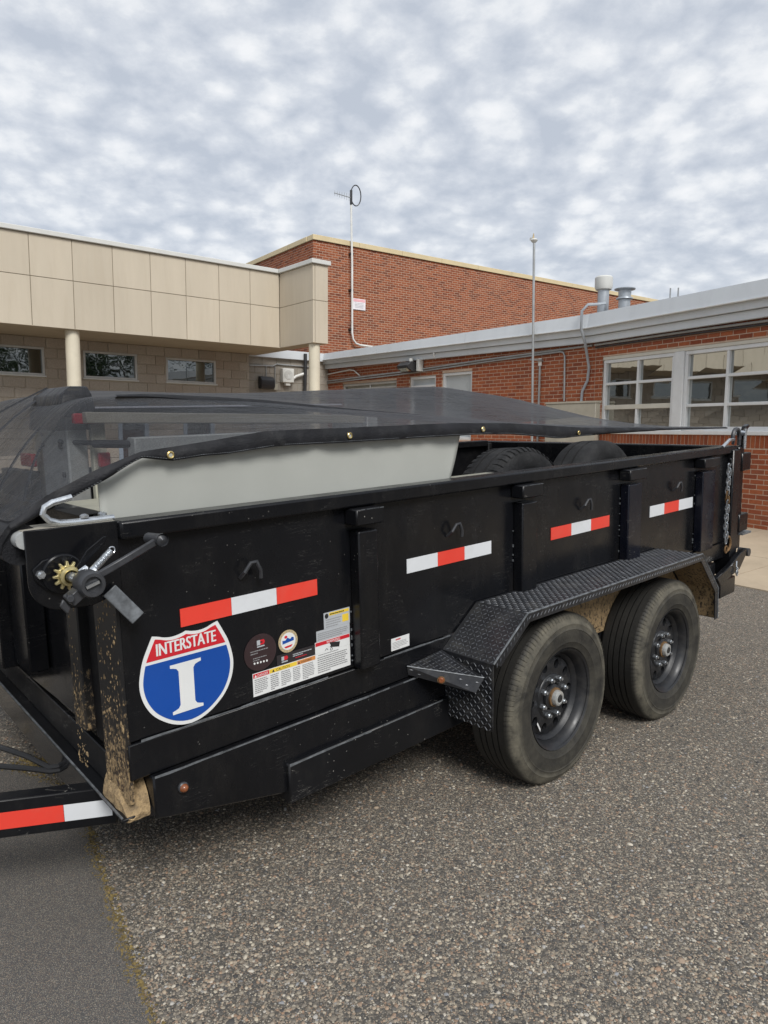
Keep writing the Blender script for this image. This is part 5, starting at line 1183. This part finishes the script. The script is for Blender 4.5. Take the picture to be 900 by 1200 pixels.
m = MB(); m.box(.86, 1.0, 2.02, 2.06, -.27, -.245); rp('cross_bar', m, 'cap', bevel=.003)
# grey vinyl sheet
sh2 = thing('vinyl_sheet', 'long grey vinyl sheet standing upright inside the near trailer wall', 'vinyl sheet', FTR, (1.5, 1.97, -.92))
top = [(.748, -.175), (.79, -.150), (.85, -.118), (1.0, -.10), (1.3, -.085), (1.7, -.085), (2.22, -.088)]
m = MB(); rows = []
for j in range(22):
    t = j / 21; row = []
    for i in range(64):
        u = i / 63; x = .728 + (2.222 - .728) * u - (.125 * (1 - t) ** 1.2 * u ** 7); zt = float(np.interp(x, [p[0] for p in top], [p[1] for p in top])); z = -.92 + (zt + .92) * t if t < 1 else zt
        y = 1.926 + .004 * math.sin(u * 21 + .6) * t + .003 * math.sin(u * 47) * t * t + .004 * t + .010 * max(0, u - .9) * math.sin(t * 9); row.append((x, y, -.35 + (zt + .35) * (t - .15) / .85 if t > .15 else -.92 + .57 * t / .15))
    rows.append(row)
m.grid(rows); o_ = part('sheet', m, 'sheet', sh2, FTR, smooth=80); sl = o_.modifiers.new('t', 'SOLIDIFY'); sl.thickness = .004
m = MB(); m.tube([(.790, 1.960, -.92), (.790, 1.960, -.20)], .012, 8); part('edge_batten', m, 'black', sh2, FTR)
# spare tyres
def spare(cx, cy, r, lab, lean, lugs=True):
    t = thing('spare_tyre', lab, 'tyre', FTR @ Matrix.Translation((cx, cy, -.925)) @ Matrix.Rotation(lean, 4, 'X'), (0, 0, 0), 'loose tyres in the trailer bed')
    fr = WM[t.name] @ Matrix.Translation((0, 0, r)); m = MB()
    hp = [(r * .52, -.075), (r * .56, -.10), (r * .72, -.125), (r * .86, -.122), (r * .93, -.112), (r * .965, -.10), (r * .99, -.085)]
    m.lathe(hp + [(r, -.055), (r, -.04), (r * .975, -.038), (r * .975, -.028), (r, -.026), (r, .026), (r * .975, .028), (r * .975, .038), (r, .04), (r, .055)] + [(a, -b) for a, b in reversed(hp)], (0, 0, 0), 'y', 72)
    part('tyre_body', m, 'spare', t, fr, smooth=30)
    if not lugs: return
    m = MB()
    for i in range(54):
        a = 2 * math.pi * i / 54; da = .034
        for sgn in (-1, 1):
            pts_ = []
            for rr, y in ((r * 1.005, .058), (r * 1.0, .088), (r * .972, .106), (r * .945, .114)):
                for s_ in (-1, 1): aa = a + sgn * .03 + s_ * da; pts_.append((rr * math.cos(aa), sgn * y, rr * math.sin(aa)))
            m.raw(pts_, [(0, 1, 3, 2), (2, 3, 5, 4), (4, 5, 7, 6)])
    part('tread_lugs', m, 'spare', t, fr, smooth=0, kind='stuff')
spare(2.98, 2.22, .36, 'black lug treaded spare tyre in the trailer bed, nearer the grey sheet', -.05)
spare(3.80, 2.24, .36, 'smooth black spare tyre in the trailer bed, nearer the tailgate', -.05, False)
m = MB(); m.box(2.35, 2.62, 2.05, 2.12, -.36, -.30); solo('loose_timber', m, 'cream_steel', 'pale bar lying behind the rail at the end of the grey sheet', 'bar', FTR, bevel=.004)
# mesh tarp
tarp = thing('mesh_tarp', 'black see-through mesh tarp draped over the trailer load, with brass grommets along its hem', 'tarp', FTR, (2.7, 2.9, -.25))
xs_h = [.49, .587, .71, .84, .93, 1.08, 1.25, 1.44, 1.56, 1.89, 2.15, 2.53, 3.08, 3.98, 4.82]
ht = [-.262, -.200, -.146, -.103, -.095, -.080, -.061, -.060, -.061, -.060, -.060, -.072, -.108, -.137, -.159]
xs_b = [.49, .584, .709, .784, .839, .929, 1.025, 1.114, 1.286, 1.562, 2.042, 2.33, 2.529, 2.878, 3.252, 3.979, 4.82]
hb_ = [-.275, -.237, -.180, -.142, -.116, -.130, -.122, -.121, -.106, -.108, -.107, -.108, -.116, -.149, -.144, -.147, -.166]
HT = lambda x: float(np.interp(x, xs_h, ht)); HB = lambda x: float(np.interp(x, xs_b, hb_))
FZ = lambda x: float(np.interp(x, [.50, .70, .84, 1.05, 1.27, 1.48, 1.9, 2.4, 2.9, 3.5, 4.2, 4.85], [-.27, -.09, .062, .067, .057, .045, .007, -.032, -.078, -.105, -.130, -.152]))
RZ = lambda x: float(np.interp(x, [.50, .66, .80, .92, 1.0, 1.5, 2.0, 2.5, 3.15, 3.3, 3.63, 4.0, 4.85], [-.27, -.12, .02, .095, .110, .099, .104, .123, .134, .134, .096, .058, -.085]))
GZ = lambda x: RZ(x) - .035 if x > .9 else RZ(x) - .005
KZ = lambda x: float(np.interp(x, [.5, .9, 2, 4.85], [-.27, -.19, -.17, -.19]))
rows = []
X_ = [.50, .56, .63, .70, .77, .84, .90, .96, 1.05, 1.15, 1.3, 1.5, 1.7, 1.9, 2.1, 2.4, 2.7, 2.95, 3.1, 3.2, 3.3, 3.45, 3.65, 3.9, 4.2, 4.5, 4.83]
for x in X_:
    a, f_, r_, g_, k_ = HT(x), FZ(x), RZ(x), GZ(x), KZ(x); row = []
    for y, z in ((1.900, a), (1.97, a + (f_ - a) * .16), (2.08, a + (f_ - a) * .48), (2.20, a + (f_ - a) * .86), (2.27, f_ - .004), (2.33, f_ + .004), (2.5, f_ * .70 + r_ * .30 - .010), (2.75, f_ * .3 + r_ * .7 - .010), (2.95, r_), (3.03, r_), (3.25, g_ + .012), (3.5, g_), (3.62, g_ - .02), (3.8, (g_ + k_) / 2 - .02), (3.96, k_)):
        row.append((x, y, z + ((random.uniform(-.004, .004) + .010 * math.sin(y * 13 + x * 1.7) * min(1, max(0, (x - 1.2) / 1.5)) * (1 if y < 3.6 else 0)) if .9 < x < 4.7 and y > 2.0 else 0)))
    rows.append(row)
m = MB(); m.grid(rows); o_ = part('mesh_sheet', m, 'tarp', tarp, FTR, smooth=180); sb_ = o_.modifiers.new('s', 'SUBSURF'); sb_.levels = sb_.render_levels = 2
m = MB()
ring = lambda X0, X1, Y0, Y1, z, dz=0: [(X0, Y0, z), (X1, Y0, z + dz), (X1, Y1, z + dz), (X0, Y1, z)]
rr_ = [ring(.836, .965, 2.505, 2.845, -.045), ring(.842, .962, 2.512, 2.84, .03), ring(.858, .958, 2.525, 2.825, .078), ring(.892, .955, 2.555, 2.79, .106)]
m.raw([p for r in rr_ for p in r], [(i * 4 + q, i * 4 + (q + 1) % 4, i * 4 + 4 + (q + 1) % 4, i * 4 + 4 + q) for i in range(3) for q in range(4)] + [(12, 13, 14, 15)]); o_ = part('corner_fold', m, 'tarp2', tarp, FTR, smooth=60); bv_ = o_.modifiers.new('b', 'BEVEL'); bv_.width = .006; bv_.segments = 2
for (p, q, w_) in (((.862, 2.80, .055), (.52, 2.62, -.258), .010), ((.842, 2.56, .0), (.50, 2.10, -.268), .008), ((.90, 2.78, .10), (.55, 3.35, -.225), .012), ((.838, 2.51, -.04), (.56, 1.98, -.222), .006)):
    p, q = Vector(p), Vector(q); m = MB(); u_ = Vector((0, 1, 0)); rows_ = []
    for i in range(9):
        t = i / 8; c_ = p.lerp(q, t) + Vector((-.012 * math.sin(math.pi * t) - .006, 0, .022 * math.sin(math.pi * t) + .006)); rows_.append([c_ - u_ * w_, c_ + Vector((-.004, 0, .004)), c_ + u_ * w_])
    m.grid(rows_); part('crease', m, 'tarp2', tarp, FTR, smooth=80)
# doubled, nearly opaque fold along the front of the rack
m = MB(); rows = []
for i in range(40):
    t = i / 39; x = .93 + (2.95 - .93) * t; w_ = .024 * min(1, .25 + t * 2.5); z0 = FZ(x) + .004; rows.append([(x, 2.262 - .001, z0), (x, 2.250, z0 - w_ * .5), (x, 2.247, z0 - w_), (x, 2.266, z0 - w_ - .003)])
m.grid(rows); o_ = part('fold', m, 'hem', tarp, FTR, smooth=80)
# hem webbing
m = MB(); rows = []
for i in range(150):
    x = .49 + (4.82 - .49) * (i / 149) ** 1.25; zt, zb = HT(x) + .004, HB(x); wv = .0045 * math.sin(x * 23) + .003 * math.sin(x * 57); thick = .004
    rows.append([(x, 1.899 + wv * 0.2, zt), (x, 1.892 + wv, zt * .65 + zb * .35), (x, 1.889 + wv, zt * .3 + zb * .7), (x, 1.893 + wv, zb), (x, 1.899 + wv, zb + .001)])
m.grid(rows); part('hem', m, 'hem', tarp, FTR, smooth=80)
st_ = MB()
for i in range(330):
    x = .60 + 2.6 * i / 330; st_.box(x, x + .005, 1.8865, 1.8885, HB(x) + .0045, HB(x) + .006)
part('stitching', st_, 'edge', tarp, FTR, smooth=0, kind='stuff')
for x, zo in ((.922, .5), (1.588, .5), (2.312, .5), (3.04, .45)):
    z = HT(x) * zo + HB(x) * (1 - zo); gm = MB(); gm.lathe([(.0056, -.001), (.0062, -.004), (.0088, -.005), (.0112, -.003), (.0112, 0)], (x, 1.886, z), 'y', 20); gr_ = part('grommet', gm, 'brass', tarp, FTR)
    gm = MB(); gm.lathe([(.0001, -.0022), (.0058, -.0022)], (x, 1.886, z), 'y', 16); part('eyelet', gm, 'sheet' if x < 3 else 'darkbox', gr_, FTR)
# roll at the front bar
m = MB(); m.cyl((.515, 1.905, -.315), (.515, 3.95, -.315), .052, n=24); part('tarp_roll', m, 'hem', tarp, FTR)
m = MB(); m.grid([[(.492, 1.893, -.258), (.492, 1.893, -.276)], [(.478, 1.893, -.272), (.482, 1.893, -.290)], [(.466, 1.895, -.295), (.472, 1.895, -.305)], [(.462, 1.90, -.33), (.468, 1.90, -.33)]]); part('hem_tail', m, 'hem', tarp, FTR)
